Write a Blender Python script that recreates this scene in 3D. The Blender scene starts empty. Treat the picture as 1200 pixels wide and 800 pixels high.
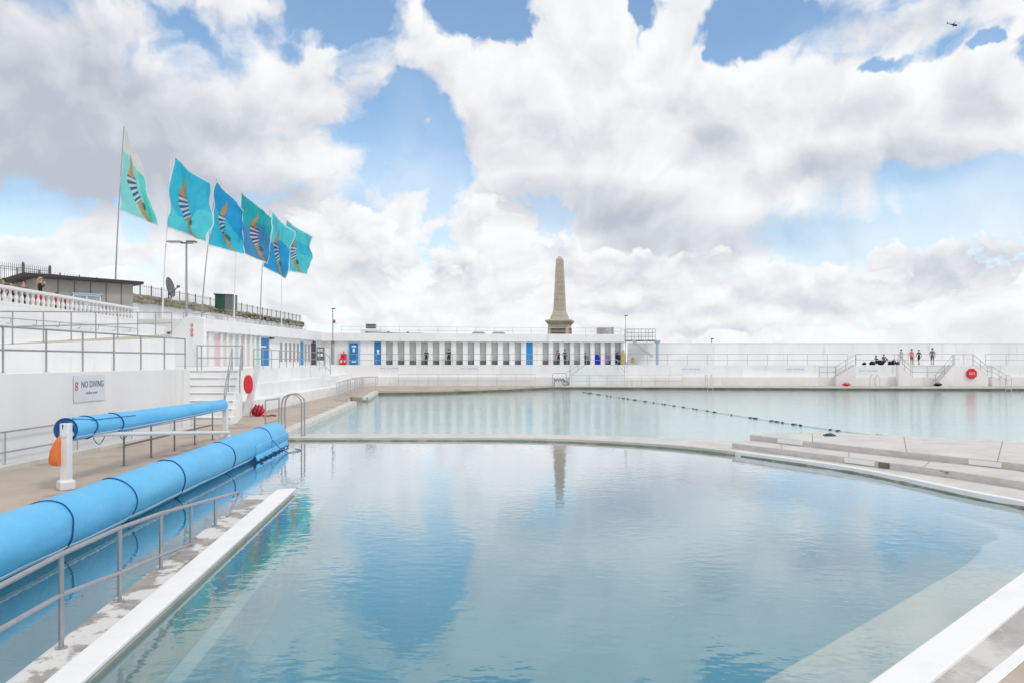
import bpy, bmesh, math, random
from mathutils import Vector, Matrix, noise as mnoise
random.seed(7)
R = math.radians
scene = bpy.context.scene
COL = scene.collection
CAMH, HY, FP = 2.85, 423.0, 900.0      # eye height (m), horizon row and focal length of the 1200 px photo


def gp(px, py, z):
    """Ground point seen at a pixel, on the level z."""
    Y = FP * (CAMH - z) / (py - HY)
    return Vector(((px - 600) * Y / FP, Y, z))


def dp(px, py, Y):
    return Vector(((px - 600) * Y / FP, Y, CAMH - (py - HY) * Y / FP))


def xat(px, Y):
    return (px - 600) * Y / FP


def zat(py, Y):
    return CAMH - (py - HY) * Y / FP


# ------------------------------------------------------------------ materials
def newmat(name):
    m = bpy.data.materials.new(name)
    m.use_nodes = True
    nt = m.node_tree
    nt.nodes.clear()
    out = nt.nodes.new('ShaderNodeOutputMaterial')
    return m, nt, out


def mat(name, col, rough=0.6, col2=None, scale=3.0, thr=(0.35, 0.65), var=0.06, bump=0.0, bscale=40.0,
        metal=0.0, col3=None, scale3=1.0, thr3=(0.55, 0.7), stretch=(1, 1, 1), spec=0.5, detail=6.0, trans=0.0, patch=0.0):
    m, nt, out = newmat(name)
    L = nt.links.new
    b = nt.nodes.new('ShaderNodeBsdfPrincipled')
    b.inputs['Roughness'].default_value = rough
    b.inputs['Metallic'].default_value = metal
    b.inputs['Specular IOR Level'].default_value = spec
    tc = nt.nodes.new('ShaderNodeNewGeometry')
    mp = nt.nodes.new('ShaderNodeMapping')
    mp.inputs['Scale'].default_value = stretch
    L(tc.outputs['Position'], mp.inputs['Vector'])
    n1 = nt.nodes.new('ShaderNodeTexNoise')
    n1.inputs['Scale'].default_value = scale
    n1.inputs['Detail'].default_value = detail
    n1.inputs['Roughness'].default_value = 0.62
    L(mp.outputs[0], n1.inputs['Vector'])
    if col2 is None:
        col2 = tuple(c * (1 - var * 2) for c in col)
        thr = (0.3, 0.7)
    r1 = nt.nodes.new('ShaderNodeMapRange')
    r1.inputs['From Min'].default_value, r1.inputs['From Max'].default_value = thr
    L(n1.outputs['Fac'], r1.inputs['Value'])
    mx = nt.nodes.new('ShaderNodeMix'); mx.data_type = 'RGBA'
    mx.inputs['A'].default_value = (*col, 1); mx.inputs['B'].default_value = (*col2, 1)
    L(r1.outputs['Result'], mx.inputs['Factor'])
    last = mx.outputs['Result']
    if col3 is not None:
        n3 = nt.nodes.new('ShaderNodeTexNoise')
        n3.inputs['Scale'].default_value = scale3; n3.inputs['Detail'].default_value = 8
        n3.inputs['Roughness'].default_value = 0.68
        mp3 = nt.nodes.new('ShaderNodeMapping'); mp3.inputs['Location'].default_value = (13.7, 4.2, 7.9)
        mp3.inputs['Scale'].default_value = stretch
        L(tc.outputs['Position'], mp3.inputs['Vector']); L(mp3.outputs[0], n3.inputs['Vector'])
        r3 = nt.nodes.new('ShaderNodeMapRange')
        r3.inputs['From Min'].default_value, r3.inputs['From Max'].default_value = thr3
        L(n3.outputs['Fac'], r3.inputs['Value'])
        m3 = nt.nodes.new('ShaderNodeMix'); m3.data_type = 'RGBA'
        m3.inputs['B'].default_value = (*col3, 1)
        L(last, m3.inputs['A']); L(r3.outputs['Result'], m3.inputs['Factor'])
        last = m3.outputs['Result']
    if patch > 0:                             # repainted rectangular patches, a shade apart
        vo = nt.nodes.new('ShaderNodeTexVoronoi'); vo.distance = 'CHEBYCHEV'; vo.inputs['Scale'].default_value = 0.42
        L(tc.outputs['Position'], vo.inputs['Vector'])
        hs = nt.nodes.new('ShaderNodeMix'); hs.data_type = 'RGBA'; hs.blend_type = 'MULTIPLY'; hs.inputs['Factor'].default_value = 1.0
        sp = nt.nodes.new('ShaderNodeSeparateColor'); L(vo.outputs['Color'], sp.inputs[0])
        pr = nt.nodes.new('ShaderNodeMapRange'); pr.inputs['To Min'].default_value = 1 - patch * 1.6; pr.inputs['To Max'].default_value = 1.0 + patch * 0.2
        L(sp.outputs[0], pr.inputs['Value']); L(last, hs.inputs['A']); L(pr.outputs['Result'], hs.inputs['B'])
        last = hs.outputs['Result']
    L(last, b.inputs['Base Color'])
    if bump > 0:
        nb = nt.nodes.new('ShaderNodeTexNoise'); nb.inputs['Scale'].default_value = bscale; nb.inputs['Detail'].default_value = 5
        L(mp.outputs[0], nb.inputs['Vector'])
        bp = nt.nodes.new('ShaderNodeBump'); bp.inputs['Strength'].default_value = bump; bp.inputs['Distance'].default_value = 0.02
        L(nb.outputs['Fac'], bp.inputs['Height']); L(bp.outputs[0], b.inputs['Normal'])
    if trans > 0:
        tr = nt.nodes.new('ShaderNodeBsdfTranslucent'); L(last, tr.inputs['Color'])
        ms = nt.nodes.new('ShaderNodeMixShader'); ms.inputs[0].default_value = trans
        L(b.outputs[0], ms.inputs[1]); L(tr.outputs[0], ms.inputs[2]); L(ms.outputs[0], out.inputs['Surface'])
    else:
        L(b.outputs[0], out.inputs['Surface'])
    return m


WHITE = mat('white_paint', (0.86, 0.86, 0.86), 0.55, (0.80, 0.80, 0.80), 0.7, (0.4, 0.75), bump=0.12, bscale=9,
            col3=(0.64, 0.615, 0.57), scale3=1.5, thr3=(0.58, 0.74), stretch=(1, 1, 0.14), patch=0.05)
WHITE_STRIP = mat('white_edge_paint', (0.85, 0.85, 0.85), 0.5, (0.78, 0.78, 0.77), 2.5, (0.45, 0.8), bump=0.15, bscale=30,
                  col3=(0.55, 0.54, 0.51), scale3=1.6, thr3=(0.66, 0.8))
WHITE_METAL = mat('white_metal', (0.8, 0.8, 0.8), 0.35, var=0.03)
TAN = mat('tan_concrete', (0.50, 0.42, 0.35), 0.75, (0.42, 0.35, 0.29), 0.8, (0.35, 0.7), bump=0.2, bscale=25,
          col3=(0.30, 0.24, 0.19), scale3=0.5, thr3=(0.53, 0.64))
GREYC = mat('grey_concrete', (0.47, 0.46, 0.44), 0.7, (0.34, 0.33, 0.31), 1.6, (0.4, 0.7), bump=0.3, bscale=22,
            col3=(0.60, 0.59, 0.57), scale3=0.9, thr3=(0.5, 0.6))
FLAKE = mat('flaking_concrete', (0.36, 0.34, 0.32), 0.8, (0.24, 0.22, 0.20), 3.5, (0.45, 0.7), bump=0.5, bscale=14,
            col3=(0.66, 0.65, 0.63), scale3=1.35, thr3=(0.50, 0.535))
PALEC = mat('pale_concrete', (0.64, 0.62, 0.59), 0.75, (0.52, 0.50, 0.47), 1.3, (0.4, 0.7), bump=0.25, bscale=20,
            col3=(0.42, 0.38, 0.33), scale3=0.7, thr3=(0.62, 0.8))
RISER = mat('weathered_step', (0.62, 0.60, 0.57), 0.8, (0.46, 0.44, 0.40), 2.2, (0.4, 0.75), bump=0.35, bscale=18,
            col3=(0.20, 0.17, 0.14), scale3=1.7, thr3=(0.62, 0.72), stretch=(1, 1, 3))
STEEL = mat('steel', (0.46, 0.46, 0.47), 0.35, metal=0.75, var=0.08, scale=8)
GALV = mat('galvanised', (0.40, 0.42, 0.44), 0.5, metal=0.35, var=0.1, scale=6)
PALEMETAL = mat('pale_rail', (0.58, 0.55, 0.56), 0.45, metal=0.2, var=0.06)
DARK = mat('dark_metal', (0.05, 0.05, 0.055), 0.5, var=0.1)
STAINFACE = mat('stained_pool_face', (0.62, 0.58, 0.52), 0.75, (0.50, 0.47, 0.40), 1.4, (0.35, 0.7), bump=0.3, bscale=15, col3=(0.24, 0.25, 0.18), scale3=0.8, thr3=(0.5, 0.75), stretch=(1, 1, 0.5))
BLUECOVER = mat('blue_cover', (0.08, 0.44, 0.80), 0.42, (0.13, 0.52, 0.84), 0.9, (0.3, 0.7), bump=0.5, bscale=7,
                col3=(0.19, 0.54, 0.84), scale3=2.4, thr3=(0.6, 0.8))
BLUEPALE = mat('pale_cover_edge', (0.42, 0.62, 0.78), 0.5, var=0.05)
BLUEDARK = mat('cover_inside', (0.02, 0.14, 0.42), 0.5, var=0.1)
ROPE = mat('rope', (0.02, 0.08, 0.26), 0.8, var=0.15, scale=30)
ORANGE = mat('orange_fabric', (0.85, 0.22, 0.05), 0.6, (0.75, 0.16, 0.03), 6, bump=0.2)
RED = mat('red_plastic', (0.75, 0.02, 0.03), 0.35, (0.62, 0.015, 0.03), 5)
BLUEDOOR = mat('blue_door', (0.005, 0.20, 0.50), 0.4, var=0.06)
BRIGHTBLUE = mat('bright_blue_door', (0.01, 0.27, 0.62), 0.4, var=0.06)
DOORFRAME = mat('pale_blue_frame', (0.38, 0.58, 0.76), 0.45, var=0.04)
CUBICLE = mat('cubicle_grey', (0.72, 0.73, 0.71), 0.7, var=0.06, scale=2)
BENCHG = mat('bench_grey', (0.16, 0.17, 0.17), 0.7, var=0.1)
STONE = mat('granite', (0.56, 0.50, 0.42), 0.8, (0.48, 0.42, 0.345), 1.1, (0.35, 0.7), bump=0.3, bscale=6,
            col3=(0.33, 0.29, 0.245), scale3=0.5, thr3=(0.58, 0.8))
BRONZE = mat('weathered_panel', (0.20, 0.17, 0.13), 0.7, var=0.2, scale=4)
RUBBLE = mat('rubble_stone', (0.30, 0.26, 0.19), 0.9, (0.20, 0.21, 0.12), 2.2, (0.42, 0.6), bump=0.6, bscale=5,
             col3=(0.42, 0.40, 0.36), scale3=2.8, thr3=(0.56, 0.62))
RENDER = mat('render_grey', (0.40, 0.38, 0.35), 0.85, (0.36, 0.34, 0.31), 0.9, bump=0.15)
ROOFDARK = mat('roof_felt', (0.055, 0.05, 0.055), 0.8, var=0.15)
GLASS = mat('window_glass', (0.35, 0.42, 0.48), 0.12, var=0.15, scale=1.2)
GREENBOX = mat('green_cabinet', (0.02, 0.09, 0.06), 0.5, var=0.15)
GREYBOX = mat('grey_cabinet', (0.17, 0.19, 0.18), 0.5, var=0.15)
NOTICE = mat('notice_green', (0.13, 0.22, 0.20), 0.5, var=0.3, scale=5)
PAPER = mat('white_sign', (0.80, 0.81, 0.84), 0.5, var=0.02)
SIGNGREY = mat('pale_grey_sign', (0.74, 0.76, 0.80), 0.5, var=0.03)
NAVYTXT = mat('navy_lettering', (0.07, 0.09, 0.26), 0.5, var=0.05)
GREYTXT = mat('grey_lettering', (0.25, 0.28, 0.36), 0.5, var=0.05)
REDTXT = mat('red_lettering', (0.6, 0.06, 0.08), 0.5, var=0.05)
WHITETXT = mat('white_lettering', (0.85, 0.87, 0.9), 0.5, var=0.02)
TURF = mat('green_turf', (0.07, 0.10, 0.04), 0.9, (0.13, 0.13, 0.07), 1.5, bump=0.4)
POOLFLOOR = mat('painted_pool_floor', (0.12, 0.38, 0.46), 0.6, (0.08, 0.32, 0.42), 0.25, (0.35, 0.7),
                col3=(0.18, 0.42, 0.46), scale3=0.6, thr3=(0.5, 0.75))
MAINFLOOR = mat('pale_pool_floor', (0.60, 0.74, 0.75), 0.6, (0.50, 0.67, 0.69), 0.12, (0.35, 0.7))
ALGAE = mat('algae_ledge', (0.36, 0.37, 0.20), 0.8, (0.24, 0.29, 0.17), 0.9, (0.35, 0.65), col3=(0.50, 0.50, 0.36), scale3=0.5)
SANDLEDGE = mat('pale_ledge', (0.90, 0.80, 0.66), 0.8, (0.74, 0.68, 0.57), 0.9, (0.35, 0.7))
NOSING = mat('ledge_nosing', (0.60, 0.66, 0.58), 0.8, (0.48, 0.56, 0.50), 1.5)
SEAMAT = mat('sea', (0.03, 0.08, 0.10), 0.25, var=0.2, scale=0.02)
FLOATD = mat('float_dark', (0.06, 0.08, 0.09), 0.5, var=0.2)
YELLOW = mat('yellow_fabric', (0.62, 0.50, 0.12), 0.8, var=0.1)
BLACKF = mat('black_fabric', (0.012, 0.012, 0.018), 0.85, var=0.2)
HELI = mat('helicopter_paint', (0.02, 0.025, 0.045), 0.4, var=0.1)
LAMPGREY = mat('lamp_housing', (0.16, 0.16, 0.16), 0.5, var=0.1)
LAMPWHITE = mat('lamp_lens', (0.75, 0.76, 0.76), 0.3, var=0.02)
BALUS = mat('balustrade_white', (0.80, 0.79, 0.79), 0.6, var=0.04, bump=0.1, bscale=10)
DARKLINE = mat('dark_line', (0.10, 0.095, 0.075), 0.55, (0.20, 0.18, 0.14), 0.8, (0.35, 0.7), bump=0.3, bscale=8)  # dark colour for weed stain with shadow, niche shade and slab joints

SLIME = mat('waterline_growth', (0.30, 0.33, 0.25), 0.6, (0.19, 0.22, 0.16), 1.2, (0.35, 0.65), col3=(0.46, 0.45, 0.40), scale3=2.2, thr3=(0.5, 0.65), stretch=(1, 1, 2))


def water_mat(name, bump, s1, s2, tint, rough, ior, murk, mcol, gcol=(0.97, 0.98, 1), refl=1.85):
    m, nt, out = newmat(name)
    L = nt.links.new
    geo = nt.nodes.new('ShaderNodeNewGeometry')
    mp = nt.nodes.new('ShaderNodeMapping'); mp.inputs['Scale'].default_value = (1.0, 1.5, 1.0)
    mp.inputs['Rotation'].default_value = (0, 0, R(12))
    L(geo.outputs['Position'], mp.inputs['Vector'])
    n1 = nt.nodes.new('ShaderNodeTexNoise'); n1.inputs['Scale'].default_value = s1; n1.inputs['Detail'].default_value = 3
    n1.inputs['Distortion'].default_value = 0.4
    n2 = nt.nodes.new('ShaderNodeTexNoise'); n2.inputs['Scale'].default_value = s2; n2.inputs['Detail'].default_value = 2
    # calm and ruffled patches
    n3 = nt.nodes.new('ShaderNodeTexNoise'); n3.inputs['Scale'].default_value = 0.16; n3.inputs['Detail'].default_value = 3
    for n in (n1, n2, n3):
        L(mp.outputs[0], n.inputs['Vector'])
    r3 = nt.nodes.new('ShaderNodeMapRange'); r3.inputs['From Min'].default_value = 0.42; r3.inputs['From Max'].default_value = 0.68
    r3.inputs['To Min'].default_value = 0.25; r3.inputs['To Max'].default_value = 1.3
    L(n3.outputs['Fac'], r3.inputs['Value'])
    a = nt.nodes.new('ShaderNodeMath'); a.operation = 'MULTIPLY'
    L(n1.outputs['Fac'], a.inputs[0]); L(r3.outputs['Result'], a.inputs[1])
    c = nt.nodes.new('ShaderNodeMath'); c.operation = 'MULTIPLY_ADD'; c.inputs[1].default_value = 0.9
    L(n2.outputs['Fac'], c.inputs[0]); L(a.outputs[0], c.inputs[2])
    bp = nt.nodes.new('ShaderNodeBump'); bp.inputs['Strength'].default_value = 1.0; bp.inputs['Distance'].default_value = bump
    L(c.outputs[0], bp.inputs['Height'])
    fr = nt.nodes.new('ShaderNodeFresnel'); fr.inputs['IOR'].default_value = ior
    L(bp.outputs[0], fr.inputs['Normal'])
    tr = nt.nodes.new('ShaderNodeBsdfTransparent'); tr.inputs['Color'].default_value = (*tint, 1)
    gl = nt.nodes.new('ShaderNodeBsdfGlossy'); gl.inputs['Roughness'].default_value = rough
    gl.inputs['Color'].default_value = (*gcol, 1)
    L(bp.outputs[0], gl.inputs['Normal'])
    mx = nt.nodes.new('ShaderNodeMixShader')
    # fine particles in the water scatter part of the light before it reaches the floor
    df = nt.nodes.new('ShaderNodeBsdfDiffuse'); df.inputs['Color'].default_value = (*mcol, 1)
    mk = nt.nodes.new('ShaderNodeMixShader'); mk.inputs[0].default_value = murk
    L(tr.outputs[0], mk.inputs[1]); L(df.outputs[0], mk.inputs[2])
    fm = nt.nodes.new('ShaderNodeMath'); fm.operation = 'MULTIPLY'; fm.use_clamp = True; fm.inputs[1].default_value = refl
    L(fr.outputs[0], fm.inputs[0])
    L(fm.outputs[0], mx.inputs[0]); L(mk.outputs[0], mx.inputs[1]); L(gl.outputs[0], mx.inputs[2])
    L(mx.outputs[0], out.inputs['Surface'])
    return m


WATER_NEAR = water_mat('calm_water', 0.0032, 1.1, 3.8, (0.90, 0.97, 0.98), 0.02, 1.33, 0.25, (0.12, 0.37, 0.44))
WATER_MAIN = water_mat('rippled_water', 0.011, 1.1, 4.0, (0.90, 0.97, 0.98), 0.06, 1.33, 0.6, (0.58, 0.78, 0.78), (0.93, 1.0, 1.0), 1.15)


# ------------------------------------------------------------------ mesh building
class MB:
    def __init__(s):
        s.v, s.f, s.m, s.sm = [], [], [], []

    def add(s, vs, fs, mi=0, smooth=False):
        o = len(s.v)
        s.v += [tuple(v) for v in vs]
        for f in fs:
            s.f.append(tuple(i + o for i in f)); s.m.append(mi); s.sm.append(smooth)
        return s

    def box(s, x0, x1, y0, y1, z0, z1, mi=0):
        vs = [(x0, y0, z0), (x1, y0, z0), (x1, y1, z0), (x0, y1, z0), (x0, y0, z1), (x1, y0, z1), (x1, y1, z1), (x0, y1, z1)]
        return s.add(vs, [(0, 3, 2, 1), (4, 5, 6, 7), (0, 1, 5, 4), (1, 2, 6, 5), (2, 3, 7, 6), (3, 0, 4, 7)], mi)

    def hexa(s, vs, mi=0):
        return s.add(vs, [(0, 3, 2, 1), (4, 5, 6, 7), (0, 1, 5, 4), (1, 2, 6, 5), (2, 3, 7, 6), (3, 0, 4, 7)], mi)

    def beam(s, p, q, w, h, mi=0):
        """Square bar from p to q."""
        p, q = Vector(p), Vector(q); d = (q - p).normalized()
        up = Vector((0, 0, 1)) if abs(d.z) < 0.95 else Vector((0, 1, 0))
        a = d.cross(up).normalized() * w / 2; b = a.cross(d).normalized() * h / 2
        vs = [p - a - b, p + a - b, p + a + b, p - a + b, q - a - b, q + a - b, q + a + b, q - a + b]
        return s.hexa(vs, mi)

    def cyl(s, p, q, r0, r1=None, n=10, mi=0, cap=True):
        r1 = r0 if r1 is None else r1
        p, q = Vector(p), Vector(q); d = (q - p).normalized()
        up = Vector((0, 0, 1)) if abs(d.z) < 0.95 else Vector((1, 0, 0))
        a = d.cross(up).normalized(); b = d.cross(a).normalized()
        vs = []
        for c, r in ((p, r0), (q, r1)):
            for i in range(n):
                t = 2 * math.pi * i / n
                vs.append(c + a * (r * math.cos(t)) + b * (r * math.sin(t)))
        s.add(vs, [(i, n + i, n + (i + 1) % n, (i + 1) % n) for i in range(n)], mi, True)
        if cap:
            s.add(vs[:n], [tuple(range(n))], mi); s.add(vs[n:], [tuple(reversed(range(n)))], mi)
        return s

    def tube(s, pts, r, n=8, mi=0, closed=False):
        pts = [Vector(p) for p in pts]; m = len(pts)
        rs = r if isinstance(r, (list, tuple)) else [r] * m
        vs = []; prev = None
        for i, p in enumerate(pts):
            if closed:
                d = pts[(i + 1) % m] - pts[i - 1]
            else:
                d = pts[min(i + 1, m - 1)] - pts[max(i - 1, 0)]
            d.normalize()
            if prev is None:
                up = Vector((0, 0, 1)) if abs(d.z) < 0.9 else Vector((1, 0, 0))
                a = d.cross(up).normalized()
            else:
                a = (prev - d * prev.dot(d)).normalized()
            prev = a; b = d.cross(a)
            for k in range(n):
                t = 2 * math.pi * k / n
                vs.append(p + (a * math.cos(t) + b * math.sin(t)) * rs[i])
        fs = []
        for i in range(m if closed else m - 1):
            for k in range(n):
                j = (i + 1) % m
                fs.append((i * n + k, i * n + (k + 1) % n, j * n + (k + 1) % n, j * n + k))
        s.add(vs, fs, mi, True)
        if not closed:
            s.add(vs[:n], [tuple(reversed(range(n)))], mi); s.add(vs[-n:], [tuple(range(n))], mi)
        return s

    def prism(s, poly, z0, z1, mi=0, side=None):
        """Vertical prism on a plan polygon (counter-clockwise); z1 may be a function of (x, y)."""
        if sum(poly[i][0] * poly[(i + 1) % len(poly)][1] - poly[(i + 1) % len(poly)][0] * poly[i][1] for i in range(len(poly))) < 0:
            poly = poly[::-1]
        n = len(poly)
        zz = z1 if callable(z1) else (lambda x, y: z1)
        bot = [(p[0], p[1], z0) for p in poly]; top = [(p[0], p[1], zz(p[0], p[1])) for p in poly]
        s.add(bot, [tuple(reversed(range(n)))], mi); s.add(top, [tuple(range(n))], mi)
        s.add(bot + top, [(i, (i + 1) % n, n + (i + 1) % n, n + i) for i in range(n)], mi if side is None else side)
        return s

    def ribbon(s, a, b, z0, z1, mi=0, side=None):
        """Solid band between two plan polylines of equal length; z1 may be a function of (x, y)."""
        n = len(a); zz = z1 if callable(z1) else (lambda x, y: z1)
        side = mi if side is None else side
        vs = [(p[0], p[1], z0) for p in a] + [(p[0], p[1], z0) for p in b]
        vs += [(p[0], p[1], zz(p[0], p[1])) for p in a] + [(p[0], p[1], zz(p[0], p[1])) for p in b]
        top, bot, sd = [], [], []
        for i in range(n - 1):
            bot.append((i, n + i, n + i + 1, i + 1)); top.append((2 * n + i, 2 * n + i + 1, 3 * n + i + 1, 3 * n + i))
            sd += [(i, i + 1, 2 * n + i + 1, 2 * n + i), (n + i, 3 * n + i, 3 * n + i + 1, n + i + 1)]
        sd += [(0, 2 * n, 3 * n, n), (n - 1, 2 * n - 1, 4 * n - 1, 3 * n - 1)]
        s.add(vs, top + bot, mi); s.add(vs, sd, side)
        return s

    def extrude(s, poly, axis, d, mi=0):
        """Flat 3D polygon extruded along a vector."""
        n = len(poly); d = Vector(d)
        a = [Vector(p) for p in poly]; b = [p + d for p in a]
        s.add(a, [tuple(range(n))], mi); s.add(b, [tuple(reversed(range(n)))], mi)
        s.add(a + b, [(i, n + i, n + (i + 1) % n, (i + 1) % n) for i in range(n)], mi)
        return s

    def lathe(s, prof, c=(0, 0, 0), n=12, mi=0):
        vs = []
        for r, z in prof:
            for i in range(n):
                t = 2 * math.pi * i / n
                vs.append((c[0] + r * math.cos(t), c[1] + r * math.sin(t), c[2] + z))
        m = len(prof)
        s.add(vs, [(j * n + i, j * n + (i + 1) % n, (j + 1) * n + (i + 1) % n, (j + 1) * n + i) for j in range(m - 1) for i in range(n)], mi, True)
        s.add(vs[:n], [tuple(reversed(range(n)))], mi); s.add(vs[-n:], [tuple(range(n))], mi)
        return s

    def ball(s, c, r, n=12, m=8, sc=(1, 1, 1), mi=0, jit=0.0):
        vs = []; fs = []
        for j in range(m + 1):
            ph = math.pi * j / m
            for i in range(n):
                t = 2 * math.pi * i / n
                d = Vector((math.sin(ph) * math.cos(t), math.sin(ph) * math.sin(t), math.cos(ph)))
                k = 1 + jit * mnoise.noise(d * 2.1 + Vector(c))
                vs.append((c[0] + r * sc[0] * d.x * k, c[1] + r * sc[1] * d.y * k, c[2] + r * sc[2] * d.z * k))
        for j in range(m):
            for i in range(n):
                fs.append((j * n + i, (j + 1) * n + i, (j + 1) * n + (i + 1) % n, j * n + (i + 1) % n))
        return s.add(vs, fs, mi, True)

    def build(s, name, mats, parent=None, loc=(0, 0, 0), rz=0.0, bevel=0.0, origin=None, segs=2, up=False):
        """Links the collected shapes as ONE mesh object; origin moves vertices into a local frame."""
        if not isinstance(mats, (list, tuple)):
            mats = [mats]
        me = bpy.data.meshes.new(name)
        vs = s.v if origin is None else [(v[0] - origin[0], v[1] - origin[1], v[2] - origin[2]) for v in s.v]
        me.from_pydata(vs, [], s.f)
        for m in mats:
            me.materials.append(m)
        me.polygons.foreach_set('material_index', s.m)
        me.polygons.foreach_set('use_smooth', s.sm)
        bm = bmesh.new(); bm.from_mesh(me)
        bmesh.ops.remove_doubles(bm, verts=bm.verts, dist=0.00005)
        if up:                                   # open sheets face the sky
            for f in bm.faces:
                f.normal_update()
                if f.normal.z < 0:
                    f.normal_flip()
        else:
            bmesh.ops.recalc_face_normals(bm, faces=bm.faces)
        bm.to_mesh(me); bm.free()
        me.set_sharp_from_angle(angle=R(38))
        me.update()
        o = bpy.data.objects.new(name, me)
        COL.objects.link(o)
        if origin is not None and parent is None:
            o.location = origin
        else:
            o.location = loc
        o.rotation_euler = (0, 0, rz)
        if parent is not None:
            o.parent = parent
        if bevel > 0:
            b = o.modifiers.new('bevel', 'BEVEL'); b.width = bevel; b.segments = segs; b.limit_method = 'ANGLE'; b.angle_limit = R(40)
        return o


def tag(o, label, cat, group=None):
    o['label'] = label; o['category'] = cat
    if group:
        o['group'] = group
    return o


def structure(o):
    o['kind'] = 'structure'
    return o


def thing(name, label, cat, loc=(0, 0, 0), rz=0.0, group=None):
    o = bpy.data.objects.new(name, None)
    o.empty_display_size = 0.2
    COL.objects.link(o)
    o.location = loc; o.rotation_euler = (0, 0, rz)
    return tag(o, label, cat, group)


def dup(o, parent, loc=None, name=None):
    c = o.copy(); COL.objects.link(c)
    c.parent = parent
    if loc is not None:
        c.location = loc
    for ch in list(o.children):
        dup(ch, c)
    return c


def smooth(pts, n=6, closed=False):
    """Catmull-Rom through the points (2D or 3D tuples)."""
    out = []; m = len(pts)
    for i in range(m - 1):
        p0, p1, p2, p3 = pts[max(i - 1, 0)], pts[i], pts[i + 1], pts[min(i + 2, m - 1)]
        for k in range(n):
            t = k / n
            out.append(tuple(0.5 * (2 * b + (c - a) * t + (2 * a - 5 * b + 4 * c - d) * t * t + (3 * b - a - 3 * c + d) * t ** 3)
                             for a, b, c, d in zip(p0, p1, p2, p3)))
    out.append(tuple(pts[-1]))
    return out


def resample(pts, n):
    L_ = [0.0]
    for i in range(len(pts) - 1):
        L_.append(L_[-1] + math.dist(pts[i][:2], pts[i + 1][:2]))
    out = []; j = 0
    for k in range(n):
        t = L_[-1] * k / (n - 1)
        while j < len(pts) - 2 and L_[j + 1] < t:
            j += 1
        f = (t - L_[j]) / max(L_[j + 1] - L_[j], 1e-9)
        out.append((pts[j][0] + (pts[j + 1][0] - pts[j][0]) * f, pts[j][1] + (pts[j + 1][1] - pts[j][1]) * f))
    return out


def offset(poly, d):
    """Open plan polyline moved sideways; d (number or function of index fraction), positive = left of travel."""
    out = []; n = len(poly)
    for i, p in enumerate(poly):
        a = poly[max(i - 1, 0)]; b = poly[min(i + 1, n - 1)]
        tx, ty = b[0] - a[0], b[1] - a[1]; l = math.hypot(tx, ty) or 1
        k = d(i / (n - 1)) if callable(d) else d
        out.append((p[0] - ty / l * k, p[1] + tx / l * k))
    return out


def text_mesh(name, body, size, m, parent, loc, rot, align='CENTER', depth=0.004, sx=1.0):
    cu = bpy.data.curves.new('tmp_text', 'FONT')
    cu.body = body; cu.size = size; cu.align_x = align; cu.align_y = 'CENTER'; cu.extrude = depth; cu.resolution_u = 3
    cu.space_character = 1.05
    to = bpy.data.objects.new('tmp_text', cu); COL.objects.link(to)
    bpy.context.view_layer.update()
    dg = bpy.context.evaluated_depsgraph_get()
    me = bpy.data.meshes.new_from_object(to.evaluated_get(dg))
    bpy.data.objects.remove(to); bpy.data.curves.remove(cu)
    me.name = name; me.materials.clear(); me.materials.append(m)
    o = bpy.data.objects.new(name, me); COL.objects.link(o)
    o.parent = parent; o.location = loc; o.rotation_euler = rot; o.scale = (sx, 1, 1)
    return o


# ------------------------------------------------------------------ railings
def railing(label, path, h=1.1, spacing=1.5, rails=(1.0, 0.5), r=0.022, m=STEEL, group=None, name='railing',
            cat='railing', pr=None, posts=None, flange=True, railr=None):
    path = [Vector(p) for p in path]
    base = path[0].copy()
    t = thing(name, label, cat, base, 0, group)
    pr = pr or r; railr = railr or r
    seglen = [(path[i + 1] - path[i]).length for i in range(len(path) - 1)]
    tot = sum(seglen)

    def at(s):
        for i, l in enumerate(seglen):
            if s <= l + 1e-6 or i == len(seglen) - 1:
                return path[i].lerp(path[i + 1], min(max(s / l, 0), 1))
            s -= l
    if posts is None:
        stations = []
        acc = 0
        for l in seglen:
            k = max(1, round(l / spacing))
            stations += [acc + l * j / k for j in range(k)]
            acc += l
        stations.append(acc)
    else:
        stations = posts
    pm = MB().cyl((0, 0, 0), (0, 0, h), pr, n=8)
    if flange:
        pm.cyl((0, 0, 0), (0, 0, 0.012), pr * 2.4, n=8)
    first = None
    for s in stations:
        l = at(s) - base
        if first is None:
            first = pm.build('post', m, t, l)
        else:
            dup(first, t, l)
    for k in rails:
        MB().tube([p - base + Vector((0, 0, h * k)) for p in path], railr, n=8).build('rail', m, t)
    return t


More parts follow.
